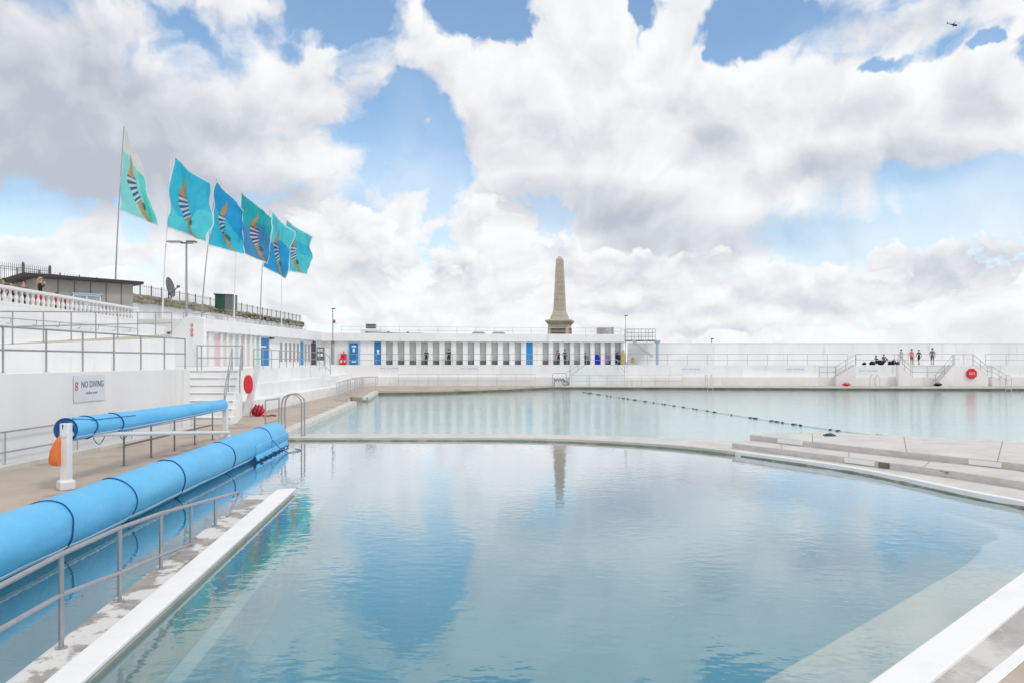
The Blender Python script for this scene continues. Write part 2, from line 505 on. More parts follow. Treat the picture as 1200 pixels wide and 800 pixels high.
# ================================================================== SKY AND LIGHT
def build_world():
    w = bpy.data.worlds.new('World'); scene.world = w
    w.use_nodes = True
    nt = w.node_tree; nt.nodes.clear(); L = nt.links.new

    def sock(n, i, v):
        if hasattr(v, 'is_output'):
            L(v, n.inputs[i])
        else:
            n.inputs[i].default_value = v

    def M(op, a, b=0.0, c=0.0, clamp=False):
        n = nt.nodes.new('ShaderNodeMath'); n.operation = op; n.use_clamp = clamp
        sock(n, 0, a); sock(n, 1, b); sock(n, 2, c)
        return n.outputs[0]

    def V(op, a, b=(0, 0, 0), c=None):
        n = nt.nodes.new('ShaderNodeVectorMath'); n.operation = op
        sock(n, 0, a); sock(n, 1, b)
        if c is not None:
            sock(n, 2, c)
        return n.outputs['Value'] if op in ('DOT_PRODUCT', 'LENGTH') else n.outputs[0]

    def sstep(x, a, b, lo=0.0, hi=1.0):
        n = nt.nodes.new('ShaderNodeMapRange'); n.interpolation_type = 'SMOOTHSTEP'
        sock(n, 0, x); n.inputs[1].default_value = a; n.inputs[2].default_value = b
        n.inputs[3].default_value = lo; n.inputs[4].default_value = hi
        return n.outputs[0]

    def nz(vec, scale, detail=6, rough=0.55, out='Fac'):
        n = nt.nodes.new('ShaderNodeTexNoise'); n.noise_dimensions = '2D'; L(vec, n.inputs['Vector'])
        n.inputs['Scale'].default_value = scale; n.inputs['Detail'].default_value = detail
        n.inputs['Roughness'].default_value = rough
        return n.outputs[out]

    def vor(vec, scale, detail=2, rough=0.5, smoothness=0.3):
        n = nt.nodes.new('ShaderNodeTexVoronoi'); n.voronoi_dimensions = '2D'; n.feature = 'SMOOTH_F1'; L(vec, n.inputs['Vector'])
        n.inputs['Scale'].default_value = scale; n.inputs['Detail'].default_value = detail
        n.inputs['Roughness'].default_value = rough; n.inputs['Smoothness'].default_value = smoothness
        n.normalize = True
        return n.outputs['Distance']

    tc = nt.nodes.new('ShaderNodeTexCoord')
    sep = nt.nodes.new('ShaderNodeSeparateXYZ'); L(tc.outputs['Generated'], sep.inputs[0])
    az = M('ARCTAN2', sep.outputs[0], sep.outputs[1])
    el = M('ARCSINE', sep.outputs[2])
    cb = nt.nodes.new('ShaderNodeCombineXYZ'); L(az, cb.inputs[0]); L(el, cb.inputs[1])
    P = cb.outputs[0]
    # domain warp: big swirls and small curls
    wv = V('MULTIPLY_ADD', nz(P, 5.0, 2, 0.5, 'Color'), (0.11, 0.09, 0.0), (-0.055, -0.045, 0.0))
    wv2 = V('MULTIPLY_ADD', nz(P, 26.0, 3, 0.6, 'Color'), (0.030, 0.028, 0.0), (-0.015, -0.014, 0.0))
    PW = V('ADD', V('ADD', P, wv), wv2)
    PS = V('ADD', P, V('MULTIPLY', wv, (0.5, 0.5, 0)))

    def aeo(px, py):
        x, y, z = (px - 600) / FP, 1.0, (HY - py) / FP
        return math.atan2(x, y), math.atan2(z, math.hypot(x, y))

    def blobs(vec, items):
        tot = None
        for px, py, rx, ry, amp in items:
            a, e = aeo(px, py)
            a1, _ = aeo(px + rx, py); a0, _ = aeo(px - rx, py)
            _, e1 = aeo(px, py - ry); _, e0 = aeo(px, py + ry)
            ra, re = max((a1 - a0) / 2, 1e-3), max((e1 - e0) / 2, 1e-3)
            d = V('MULTIPLY_ADD', vec, (1 / ra, 1 / re, 0), (-a / ra, -e / re, 0))
            g = M('SUBTRACT', 1.0, V('DOT_PRODUCT', d, d), clamp=True)
            tot = M('MULTIPLY', g, amp) if tot is None else M('MULTIPLY_ADD', g, amp, tot)
        return tot
    # clear gaps and heaps, as (column, row, half width, half height, amount) of the direction they lie in
    gaps = [(384, 4, 66, 44, -1.3), (352, 48, 30, 26, -0.7), (556, -8, 86, 46, -1.4), (604, 34, 22, 26, -0.7), (736, -10, 24, 28, -1.0),
            (890, 12, 74, 50, -1.5), (866, 56, 22, 36, -1.0), (1044, 77, 46, 14, -1.0), (1172, 58, 30, 14, -0.9),
            (480, 112, 50, 28, -1.05), (524, 150, 26, 44, -0.8), (455, 128, 40, 20, -0.6), (452, 220, 52, 20, -0.6), (498, 204, 28, 22, -0.5),
            (160, 62, 78, 40, -0.5), (28, 238, 46, 20, -0.7), (1146, 236, 84, 18, -0.75), (1016, 284, 90, 16, -0.75), (860, 326, 70, 10, -0.4)]
    fill = [(690, 130, 175, 120, 0.7), (930, 160, 190, 95, 0.7), (1120, 140, 120, 75, 0.7), (1090, 20, 130, 40, 0.7), (240, 150, 150, 100, 0.5), (70, 110, 240, 150, 0.9), (560, 100, 60, 60, 0.4), (800, 60, 50, 70, 0.4)]
    cov = M('ADD', M('ADD', blobs(PW, gaps), blobs(PW, fill)), 0.52)

    def dens(vec):
        n1 = nz(vec, 9.0, 6, 0.56)
        pf = vor(vec, 15.0, 1.0, 0.5)
        return M('ADD', cov, M('ADD', M('MULTIPLY_ADD', n1, 2.5, -1.25), M('MULTIPLY_ADD', pf, -1.15, 0.43)))
    d0 = dens(PW)
    d1 = dens(V('ADD', PW, (0.010, 0.030, 0.0)))
    soft = M('ADD', blobs(PS, [(130, 90, 270, 170, 0.9), (1050, 26, 190, 60, 1.0), (460, 215, 120, 80, 0.7), (490, 130, 130, 110, 0.9), (890, 20, 130, 80, 0.4), (1060, 260, 260, 80, 1.3), (380, 30, 110, 70, 0.55), (560, 10, 130, 60, 0.3), (30, 240, 90, 50, 0.9)]), M('MULTIPLY_ADD', nz(PS, 8.0, 2, 0.5), 0.9, -0.10))
    alpha = sstep(M('DIVIDE', d0, M('MAXIMUM', soft, 0.34)), 0.0, 1.0)
    # a cloud is bright where little of it lies above and towards the sun, grey where much does
    relief = M('SUBTRACT', d1, d0)
    dark = [(40, 120, 300, 190, 0.40), (210, 232, 220, 60, 0.26), (665, 238, 140, 38, 0.40), (1000, 208, 180, 40, 0.34), (828, 182, 60, 34, 0.30),
            (320, 250, 130, 44, 0.26), (840, 282, 170, 30, 0.30), (760, 260, 100, 36, 0.28), (420, 112, 70, 60, 0.20), (620, 170, 110, 40, 0.16), (1165, 115, 80, 50, 0.22), (310, 160, 150, 60, 0.16),
            (1090, 20, 130, 40, 0.14), (985, 130, 60, 40, 0.08)]
    light = [(720, 80, 150, 80, 0.06), (900, 95, 80, 50, 0.10), (1100, 75, 70, 36, 0.08), (560, 50, 50, 30, 0.06), (250, 90, 90, 40, 0.08)]
    lum = M('SUBTRACT', blobs(PS, light), blobs(PS, dark))
    lum = M('ADD', lum, M('MULTIPLY', relief, -0.20))
    lum = M('ADD', lum, M('MULTIPLY_ADD', sstep(d1, 0.0, 1.9), -0.20, 0.87))
    # nearer the horizon a lower bank of cumulus, its heaps standing before the high cloud
    cq = nt.nodes.new('ShaderNodeCombineXYZ'); L(M('MULTIPLY', az, 1.0), cq.inputs[0]); L(M('MULTIPLY', M('POWER', M('MAXIMUM', el, 0.0), 0.75), 1.15), cq.inputs[1])
    Q = V('ADD', cq.outputs[0], V('MULTIPLY', V('ADD', wv, wv2), (0.9, 0.8, 0)))
    heaps = [(560, 240, 70, 44, 0.9), (690, 300, 110, 42, 0.8), (60, 300, 110, 40, 0.9), (250, 300, 120, 34, 0.6), (420, 270, 110, 50, 0.8), (960, 345, 100, 34, 0.7),
             (800, 360, 120, 34, 0.6), (1130, 320, 110, 50, 0.6), (1040, 290, 40, 26, 0.5), (600, 350, 700, 66, 0.7)]
    lcov = M('ADD', blobs(PW, heaps), sstep(el, 0.14, 0.30, -0.42, -1.6))

    def low(vec):
        return M('ADD', M('MULTIPLY_ADD', nz(vec, 13.0, 5, 0.6), 1.6, -0.8), M('MULTIPLY_ADD', vor(vec, 19.0, 1.0, 0.5), -1.0, 0.38))
    l0, l1 = M('ADD', low(Q), lcov), M('ADD', low(V('ADD', Q, (0.006, 0.022, 0))), lcov)
    la = sstep(l0, -0.04, 0.20)
    llum = M('MULTIPLY_ADD', M('SUBTRACT', l1, l0), -0.27, 0.87)
    llum = M('ADD', llum, M('MULTIPLY', sstep(l1, -0.1, 1.1), -0.24))
    llum = M('SUBTRACT', llum, blobs(PS, [(480, 322, 150, 24, 0.24), (1120, 316, 150, 42, 0.26), (840, 300, 140, 20, 0.18), (230, 345, 200, 22, 0.14), (700, 355, 120, 16, 0.12), (980, 385, 260, 16, 0.12), (560, 270, 60, 24, 0.12)]))

    def mixv(f, a, b):
        n = nt.nodes.new('ShaderNodeMix'); n.data_type = 'FLOAT'
        L(f, n.inputs[0]); sock(n, 2, a); sock(n, 3, b)
        return n.outputs[0]
    lum = mixv(la, lum, llum)
    ca = M('MAXIMUM', alpha, la)
    ramp = nt.nodes.new('ShaderNodeValToRGB'); L(lum, ramp.inputs[0])
    cr = ramp.color_ramp
    cr.elements[0].position = 0.25; cr.elements[0].color = (0.50, 0.53, 0.60, 1)
    cr.elements[1].position = 0.95; cr.elements[1].color = (0.94, 0.94, 0.945, 1)
    e = cr.elements.new(0.50); e.color = (0.66, 0.675, 0.725, 1)
    e = cr.elements.new(0.72); e.color = (0.82, 0.825, 0.845, 1)
    sky = nt.nodes.new('ShaderNodeTexSky'); sky.sky_type = 'NISHITA'; sky.sun_disc = False
    sky.sun_elevation = SUN_EL; sky.sun_rotation = SUN_ROT; sky.air_density = 1.0; sky.dust_density = 0.0; sky.ozone_density = 3.0
    b1 = nt.nodes.new('ShaderNodeBackground'); L(V('MULTIPLY', sky.outputs[0], (1.02, 1.20, 1.18)), b1.inputs[0]); b1.inputs[1].default_value = SKY_STR
    b2 = nt.nodes.new('ShaderNodeBackground'); L(ramp.outputs[0], b2.inputs[0]); b2.inputs[1].default_value = CLOUD_STR
    # thin veil over the open blue, thicker towards the horizon
    veil = sstep(M('ADD', el, M('MULTIPLY', nz(PS, 6.0, 4, 0.6), 0.25)), 0.03, 0.53, 1.0, 0.07)
    fac = M('MAXIMUM', M('MULTIPLY', ca, 0.98), veil)
    mx = nt.nodes.new('ShaderNodeMixShader'); L(fac, mx.inputs[0]); L(b1.outputs[0], mx.inputs[1]); L(b2.outputs[0], mx.inputs[2])
    out = nt.nodes.new('ShaderNodeOutputWorld'); L(mx.outputs[0], out.inputs['Surface'])
    w.cycles.sampling_method = 'NONE'


SUN_EL, SUN_AZ = R(52), R(128)     # azimuth clockwise from +Y: behind the camera, to the right
SUN_ROT = SUN_AZ
SKY_STR, CLOUD_STR = 0.15, 1.05
build_world()
sl = bpy.data.lights.new('sun', 'SUN'); sl.energy = 1.15; sl.angle = R(10); sl.color = (1.0, 0.96, 0.9)
so = bpy.data.objects.new('sun', sl); COL.objects.link(so)
sd = Vector((math.sin(SUN_AZ) * math.cos(SUN_EL), math.cos(SUN_AZ) * math.cos(SUN_EL), math.sin(SUN_EL)))
so.rotation_euler = sd.to_track_quat('Z', 'Y').to_euler()
so.location = sd * 60

cd = bpy.data.cameras.new('camera'); cam = bpy.data.objects.new('camera', cd); COL.objects.link(cam)
cam.location = (0, 0, CAMH); cam.rotation_euler = (R(90), 0, 0)
cd.sensor_width = 36; cd.lens = FP / 1200 * 36; cd.shift_y = (HY - 400) / 1200
cd.clip_start = 0.1; cd.clip_end = 20000
scene.camera = cam
scene.render.engine = 'CYCLES'
vs = scene.view_settings
scene.display_settings.display_device = 'sRGB'
vs.view_transform = 'Standard'; vs.look = 'None'; vs.exposure = 0.0; vs.gamma = 1.0; vs.use_curve_mapping = False
scene.cycles.max_bounces = 8; scene.cycles.transparent_max_bounces = 12
scene.cycles.use_denoising = True

# ================================================================== SETTING: sea, pools, decks
structure(MB().add([(-9000, -9000, -3), (9000, -9000, -3), (9000, 9000, -3), (-9000, 9000, -3)], [(0, 1, 2, 3)]).build('sea', SEAMAT, up=True))

SPLIT = [(-12, 28.15), (-7.6, 28.15), (0, 28.2), (3.2, 27.5), (5.6, 26.1), (7.5, 24.2), (9.3, 21.9), (10.6, 19.2), (11.6, 16.5), (12.2, 13), (13, 2)]
structure(MB().add([(x, y, 0) for x, y in SPLIT + [(-12, 2)]], [tuple(range(len(SPLIT) + 1))]).build('pool_water', WATER_NEAR, up=True))
far = SPLIT[::-1] + [(-22, 28.15), (-22, 84), (85, 84), (85, 2)]
structure(MB().add([(x, y, 0) for x, y in far], [tuple(range(len(far)))]).build('pool_water', WATER_MAIN, up=True))
structure(MB().add([(x, y, -1.0) for x, y in SPLIT + [(-12, 2)]], [tuple(range(len(SPLIT) + 1))]).build('pool_floor', POOLFLOOR, up=True))
structure(MB().add([(x, y, -1.5) for x, y in far], [tuple(range(len(far)))]).build('pool_floor', MAINFLOOR, up=True))

# --- inner kerb of the near pool (from the right-hand foreground round to the causeway)
K = smooth([(-0.2, 3.4), (3.07, 6.51), (6.52, 9.80), (8.1, 11.3), (9.25, 12.6), (9.85, 13.7), (9.95, 14.9), (9.6, 16.06), (8.95, 19.0), (8.34, 20.5), (6.78, 23.3)], 8)
FRONT = smooth([(6.78, 23.3), (5.5, 24.9), (4.0, 26.05), (2.0, 27.05), (0, 27.5), (-3, 27.62), (-9, 27.6)], 6)
BACK = smooth([(-9, 28.9), (-3, 28.95), (0, 28.9), (3.6, 28.0), (6.0, 27.0), (7.3, 26.3), (8.2, 25.3)], 6)
MIDF = smooth([(6.9, 24.1), (8.6, 21.2), (9.95, 18.65), (10.9, 16.3), (11.35, 14.2), (11.3, 12.6)], 8)
UPF = smooth([(7.72, 24.95), (9.1, 22.45), (10.6, 19.9), (11.9, 17.8), (12.6, 15.2), (12.7, 12.6)], 8)
BK = smooth([(7.9, 25.25), (9.4, 25.55), (11.0, 25.4), (14.0, 23.4), (16.5, 21.8), (20, 18.5), (23, 12.6)], 6)

structure(MB().ribbon(resample(FRONT, 60), resample(BACK[::-1], 60), -1.6, 0.125).build('causeway', PALEC, bevel=0.02))
# ledge between kerb lip and the steps, and the two curved steps
KL = [p for p in K if p[1] >= 12.4]
structure(MB().ribbon(resample(KL, 50), resample([(x + 0.12, y + 0.05) for x, y in MIDF][::-1], 50), -1.6, 0.12).build('ledge', PALEC, bevel=0.015))
structure(MB().ribbon(resample(MIDF, 50), resample([(7.85, 25.0), (9.0, 23.5), (10.9, 20.3), (12.4, 16.5), (13.2, 12.6)], 50), -1.2, 0.295, 0, 1).build('curved_step', [PALEC, RISER], bevel=0.02))
stp = structure(MB().ribbon(resample(UPF, 60), resample(BK, 60), -1.6, 0.475, 0, 1).build('curved_platform', [PALEC, RISER], bevel=0.025))


def facing_plate(curve, s, w, z0, z1, m, out=0.006):
    """Painted marking standing on the riser of a curved step."""
    i = min(range(len(curve)), key=lambda k: abs((curve[k][0] - s[0]) ** 2 + (curve[k][1] - s[1]) ** 2))
    pts = [curve[max(0, min(len(curve) - 1, i + k))] for k in (-1, 0, 1)]
    d = Vector((pts[2][0] - pts[0][0], pts[2][1] - pts[0][1], 0)).normalized()
    nrm = Vector((d.y, -d.x, 0))
    if nrm.y > 0:
        nrm = -nrm
    c = Vector((*curve[i], 0)) + nrm * out
    a, b = c - d * w / 2, c + d * w / 2
    return MB().hexa([a + Vector((0, 0, z0)), b + Vector((0, 0, z0)), b + nrm * -0.05 + Vector((0, 0, z0)), a + nrm * -0.05 + Vector((0, 0, z0)),
                      a + Vector((0, 0, z1)), b + Vector((0, 0, z1)), b + nrm * -0.05 + Vector((0, 0, z1)), a + nrm * -0.05 + Vector((0, 0, z1))])


for cv, s, w, z0, z1, m in ((UPF, (8.45, 23.5), 0.95, 0.32, 0.45, WHITE_STRIP), (MIDF, (9.1, 20.2), 0.9, 0.15, 0.27, WHITE_STRIP),
                            (UPF, (11.35, 18.7), 0.75, 0.32, 0.44, WHITE_STRIP), (MIDF, (9.38, 19.6), 0.3, 0.14, 0.27, DARKLINE)):  # the last, dark plate paints the shade of a niche on the riser
    facing_plate(cv, s, w, z0, z1, m, 0.03).build('riser_plate', m, stp)

for (ax, ay), (bx, by), z in (((8.9, 22.75), (9.9, 25.3), 0.4785), ((10.4, 20.25), (12.4, 24.3), 0.4785), ((11.6, 18.35), (14.6, 22.85), 0.4785), ((12.3, 16.3), (17.0, 21.2), 0.4785),
                              ((7.9, 22.45), (8.25, 23.6), 0.2985), ((9.0, 20.5), (9.5, 21.65), 0.2985), ((9.98, 18.6), (10.65, 19.6), 0.2985)):
    d_ = Vector((bx - ax, by - ay, 0)).normalized(); n_ = Vector((-d_.y, d_.x, 0)) * 0.008
    MB().add([(ax - n_.x, ay - n_.y, z), (ax + n_.x, ay + n_.y, z), (bx + n_.x, by + n_.y, z), (bx - n_.x, by - n_.y, z)], [(0, 1, 2, 3)]).build('slab_joint', DARKLINE, stp, up=True)

# white kerb: wide on the straight foreground side, a narrow lip round the curve
wid = lambda f: -(0.32 if f < 0.3 else max(0.13, 0.32 - (f - 0.3) * 0.9))
KO = offset(K, lambda f: wid(f))
KI = offset(K, 0.03)
structure(MB().ribbon(KI, KO, -0.06, 0.135).build('pool_kerb', WHITE_STRIP, bevel=0.015))
KW = [p for p in K if p[1] < 23.2]
structure(MB().ribbon(offset(KW, 0.045), offset(KW, -0.02), -0.35, lambda x, y: 0.035 + 0.03 * mnoise.noise(Vector((x * 1.7, y * 1.7, 0)))).build('waterline', SLIME))
structure(MB().ribbon(resample(offset(FRONT, -0.012), 80), resample(offset(FRONT, 0.1), 80), -0.4, lambda x, y: 0.04 + 0.025 * mnoise.noise(Vector((x * 1.7, y * 1.7, 3)))).build('waterline', SLIME))
# grey apron behind the straight kerb, then a white line and tan paving in the corner
G0 = offset([(-0.2, 3.4), (3.07, 6.51), (6.52, 9.80), (8.1, 11.3), (9.25, 12.5)], -0.2)
structure(MB().prism([(-0.2, 3.0)] + G0 + [(13.2, 12.5), (15.0, 2.0), (0.5, 2.0)], -1.6, 0.095).build('apron', GREYC, bevel=0.02))
A0, A1 = Vector((3.91, 6.51, 0)), Vector((5.09, 7.56, 0))
dr = (A1 - A0).normalized(); nr = Vector((dr.y, -dr.x, 0))
p0, p1 = A0 - dr * 4, A1 + dr * 5
structure(MB().prism([p0.to_tuple(), p1.to_tuple(), (p1 + nr * 0.12).to_tuple(), (p0 + nr * 0.12).to_tuple()], 0.02, 0.110).build('painted_line', WHITE_STRIP, bevel=0.006))
structure(MB().prism([(p0 + nr * 0.12).to_tuple(), (p1 + nr * 0.12).to_tuple(), (15, 12), (15, 2), (1.5, 1.0)], 0.02, 0.104).build('paving', TAN))
# submerged pale bench along the right side of the pool
KB = [p for p in K if p[1] < 17]
nB = len(KB) - 1
INB = offset(KB, lambda f: 1.35 if f < 0.62 else max(0.05, 1.35 - (f - 0.62) * 3.2))
structure(MB().ribbon(offset(KB, -0.1), INB, -1.3, -0.42).build('pool_ledge', SANDLEDGE, bevel=0.05))

# --- dividing wall between the pool and the entry channel on the left
LW = lambda y: -4.37 - 0.116 * (y - 6.56)     # left edge
LM = lambda y: -4.01 - 0.104 * (y - 6.56)     # left edge of the white strip
LR = lambda y: -3.70 - 0.098 * (y - 6.56)     # right edge
dw = thing('dividing_wall', 'low concrete wall with flaking grey top and white painted edge running into the pool', 'wall', (LM(6.6), 6.6, 0))
ys = [2.5, 6, 9, 12, 15.0]
o_ = dw.location
MB().prism([(LW(y), y) for y in ys] + [(LW(15.8), 15.9), (LM(16.1) + 0.01, 16.1)] + [(LM(y) + 0.01, y) for y in ys[::-1]], -1.3, 0.085).build('concrete_top', FLAKE, dw, bevel=0.02, origin=o_)
MB().prism([(LM(y), y) for y in ys] + [(LM(16.5), 16.5), (LR(16.65), 16.65)] + [(LR(y), y) for y in ys[::-1]], 0.055, 0.105).build('white_edge', WHITE_STRIP, dw, bevel=0.012, origin=o_)
MB().prism([(LM(y), y) for y in ys] + [(LM(16.4), 16.4), (LR(16.5) - 0.03, 16.5)] + [(LR(y) - 0.03, y) for y in ys[::-1]], -1.3, 0.055).build('face', STAINFACE, dw, origin=o_)
# sunken end pillar of the wall
MB().lathe([(0.14, -1.3), (0.14, -0.2), (0.12, 0.0), (0.11, 0.04)], (LR(16.6) - 0.1, 16.52, 0), 14).build('end_pillar', PALEC, dw, origin=o_)
LB = lambda y: LR(y) + 0.34
structure(MB().prism([(LR(y) - 0.06, y) for y in ys + [16.4]] + [(LB(y), y) for y in (ys + [17.2])[::-1]], -1.3, -0.34).build('pool_ledge', ALGAE))
structure(MB().prism([(LB(y), y) for y in ys + [17.2]] + [(LB(y) + 0.2, y) for y in (ys + [17.4])[::-1]], -1.3, -0.325).build('ledge_edge', NOSING, bevel=0.02))

# handrail on the dividing wall
hr = thing('handrail', 'steel handrail with two bars sloping down along the flaking wall into the water', 'handrail', (LW(7.4) + 0.12, 7.4, 0.085))
o_ = hr.location
hx = lambda y: LW(y) + 0.12
tops = {2.75: 1.02, 4.66: 1.01, 6.03: 1.0, 7.41: 0.99, 8.84: 0.935, 10.23: 0.83, 11.56: 0.69, 12.91: 0.55}
for y, z in tops.items():
    MB().cyl((hx(y), y, 0.06), (hx(y), y, z), 0.024, n=12).cyl((hx(y), y, 0.086), (hx(y), y, 0.097), 0.055, n=12).build('post', STEEL, hr, origin=o_)
MB().tube([(hx(y), y, z) for y, z in tops.items()] + [(hx(14.39), 14.39, 0.395), (hx(14.55), 14.55, 0.343), (hx(14.34), 14.34, 0.26), (hx(13.65), 13.65, 0.08)], 0.025, 12).build('top_rail', STEEL, hr, origin=o_)
MB().tube([(hx(y), y, z) for y, z in ((2.75, 0.66), (6.03, 0.65), (7.41, 0.60), (8.84, 0.42), (10.23, 0.27), (11.5, 0.11), (11.7, 0.06))], 0.023, 12).build('lower_rail', STEEL, hr, origin=o_)

# --- left deck
EDGE = [(-6.75, 2.0), (-6.95, 5.0), (-8.28, 23.0), (-8.42, 26.5), (-8.0, 27.0), (-9.8, 48.4), (-11.0, 48.9), (-11.65, 55.4), (-10.2, 54.4), (-11.4, 65.6),
        (-6.0, 67.6), (-3.0, 70.6), (0, 74), (2.2, 77), (4.4, 79.6), (15, 78.6), (33, 76.2), (51, 75), (84, 74)]
structure(MB().prism(EDGE + [(84, 92), (-40, 92), (-40, 2)], -1.7, 0.30).build('deck', TAN))


def strip(pts, w, z0, z1, out=0.03):
    a = offset(pts, -out); b = offset(pts, w)
    return MB().ribbon(a, b, z0, z1)


for pts in ([(-6.95, 5.0), (-8.28, 23.0), (-8.42, 26.4)], [(-8.0, 27.0), (-8.9, 37.7), (-9.8, 48.3)], [(-10.2, 54.5), (-10.8, 60), (-11.4, 65.5)]):
    structure(strip(pts, 0.42, 0.1, 0.335).build('coping', PALEC, bevel=0.02))
structure(strip([(-11.4, 65.6), (-6.0, 67.6), (-3.0, 70.6), (0, 74), (2.2, 77), (4.4, 79.6)], 0.3, 0.16, 0.33).build('coping', TAN, bevel=0.02))
structure(strip([(4.4, 79.6), (15, 78.6), (33, 76.2), (51, 75), (84, 74)], 0.5, 0.18, 0.34, 0.05).build('coping', PALEC, bevel=0.02))
# dark face below the far coping, shadow and weed stain in one colour
structure(strip([(-11.4, 65.6), (-6.0, 67.6), (-3.0, 70.6), (0, 74), (2.2, 77), (4.4, 79.6), (15, 78.6), (33, 76.2), (51, 75), (84, 74)], 0.05, -1.5, 0.17, 0.015).build('pool_wall', DARKLINE))
structure(strip([(-8.0, 27.0), (-8.9, 37.7), (-9.8, 48.35)], 0.05, -1.5, 0.10, 0.012).build('pool_wall', RISER))
# steps into the pool in the notch
ns = MB()
for k in range(4):
    z = 0.18 - 0.17 * k
    ns.prism([(-11.6 + 0.1, 48.9), (-11.2 + 0.33 * k, 48.95), (-11.55 + 0.36 * k, 54.9), (-11.7, 55.2)], -1.5, z)
structure(ns.build('pool_steps', PALEC, bevel=0.02))

# --- terraces (level 2.45) and seat tiers
TZ = 2.45
TE = [(-14.4, 36.6), (-14.55, 42), (-15.15, 59), (-17.5, 79.5)]      # edge of the left terrace
TERR = [(-12.2, 10), (-12.2, 28.6), (-15.2, 28.65), (-15.2, 35.0), (-12.45, 35.0), (-12.6, 35.6), (-14.38, 35.65)] + TE + [(-17.0, 81.4), (84, 81.4), (84, 96), (-60, 96), (-60, 10)]
structure(MB().prism(TERR, -1.0, TZ).build('terrace', WHITE))
for d, z in ((0.85, 1.65), (1.75, 0.95)):
    a = offset(TE, -d)
    a = [(x, max(y, 36.3)) for x, y in a]
    structure(MB().prism(a + [(-18, 80.5), (-19, 70), (-15.6, 36.3)], -0.5, z, 0).build('seat_tier', WHITE, bevel=0.03))
structure(MB().prism([(-17.6, 80.55), (84, 80.55), (84, 81.6), (-17.6, 81.6)], -0.5, 1.22).build('seat_tier', WHITE, bevel=0.03))
for d, z, pad in ((0.85, 1.65, 0.012), (1.75, 0.95, 0.012)):
    pass
# wall that carries the fence on the left
w1 = tag(MB().prism([(-12.25, 10), (-12.0, 10), (-12.0, 28.62), (-12.25, 28.62)], -0.4, 2.57).build('retaining_wall', WHITE, bevel=0.02, origin=(-12.1, 22, 0.3)),
         'long white wall beside the left deck carrying a no diving sign and a steel fence', 'wall')
structure(MB().prism([(-12.0, 10), (-11.72, 10), (-11.72, 28.6), (-12.0, 28.6)], 0.2, 0.44).build('kerb', PALEC, bevel=0.03))
# broad steps up to the terrace
st = MB()
nst = 7
for k in range(nst):
    z = 0.30 + (TZ - 0.30) * (k + 1) / nst
    y0 = 31.0 + 0.6 * k
    st.box(-15.19, -11.35 - 0.165 * k, y0, min(y0 + 0.7, 34.99), 0.0 + 0.001 * k, z - 0.001)
structure(st.build('broad_steps', [WHITE], bevel=0.02))
tr = MB()
for k in range(nst):
    z = 0.30 + (TZ - 0.30) * (k + 1) / nst
    y0 = 31.0 + 0.6 * k
    tr.box(-15.1, -11.37 - 0.165 * k, y0 - 0.012, y0 + 0.05, z - 0.085, z - 0.035)
structure(tr.build('step_edging', GREYC))

# ================================================================== LEFT: fences, ramp, promenade
railing('long grey steel fence with two rails on top of the no diving wall', [(-12.13, 11.5, 2.57), (-12.13, 28.5, 2.57)], 1.1, 1.63, (1.0, 0.5), 0.026, GALV, name='fence', cat='fence')
wh = thing('wall_handrail', 'pair of thin grey handrails fixed low along the no diving wall', 'handrail', (-11.9, 22, 0.3))
for z in (0.72, 1.2):
    MB().tube([(-11.88, 10, z), (-11.88, 20, z), (-11.88, 28.4, z)], 0.02, 8).build('rail', STEEL, wh, origin=wh.location)
for y in (12, 15, 18, 21, 24, 27):
    MB().cyl((-11.88, y, 0.3), (-11.88, y, 1.2), 0.015, n=8).build('bracket_post', STEEL, wh, origin=wh.location)
railing('low brown steel fence standing on the tan deck behind the white reel frame', [(-9.5, 18.8, 0.3), (-9.75, 25.0, 0.3)], 0.98, 1.55, (1.0, 0.5), 0.024, mat('brown_steel', (0.27, 0.24, 0.22), 0.5, var=0.1), name='fence', cat='fence')

# sloping bank with a ramp rail
bk = MB()
yl = [20, 25.5, 30.6, 36.4, 38.5]
yu = [20, 25.5, 30.6, 38.0, 44.2]
zl = [2.8, 3.05, 3.29, 3.72, 3.86]
zu = [2.95, 3.25, 3.58, 4.04, 4.40]
for i in range(len(yl) - 1):
    bk.hexa([(-19.6, yu[i], 2.3), (-17.0, yl[i], 2.3), (-17.0, yl[i + 1], 2.3), (-19.6, yu[i + 1], 2.3),
             (-19.6, yu[i], zu[i]), (-17.0, yl[i], zl[i]), (-17.0, yl[i + 1], zl[i + 1]), (-19.6, yu[i + 1], zu[i + 1])])
ob = structure(bk.build('sloping_bank', [mat('stained_bank', (0.52, 0.48, 0.41), 0.85, (0.44, 0.42, 0.34), 0.5, (0.35, 0.7), bump=0.3)]))
tag(MB().prism([(-16.99, 14), (-16.8, 14), (-16.8, 38.3), (-16.99, 38.5)], 2.3, lambda x, y: 2.85 + max(0, y - 20) * 0.062).build('retaining_wall', WHITE, bevel=0.02, origin=(-16.9, 30, 2.45)),
    'low white wall climbing along the stained sloping bank on the left', 'wall')
bankz = lambda y: 2.95 + max(0, y - 20) * 0.0605
railing('grey ramp railing climbing behind the steel fence beside the stained bank', [(-19.4, 20, bankz(20)), (-19.4, 31.8, bankz(31.8)), (-19.4, 43.8, bankz(43.8))], 1.22, 1.9, (1.0, 0.52), 0.027, GALV)
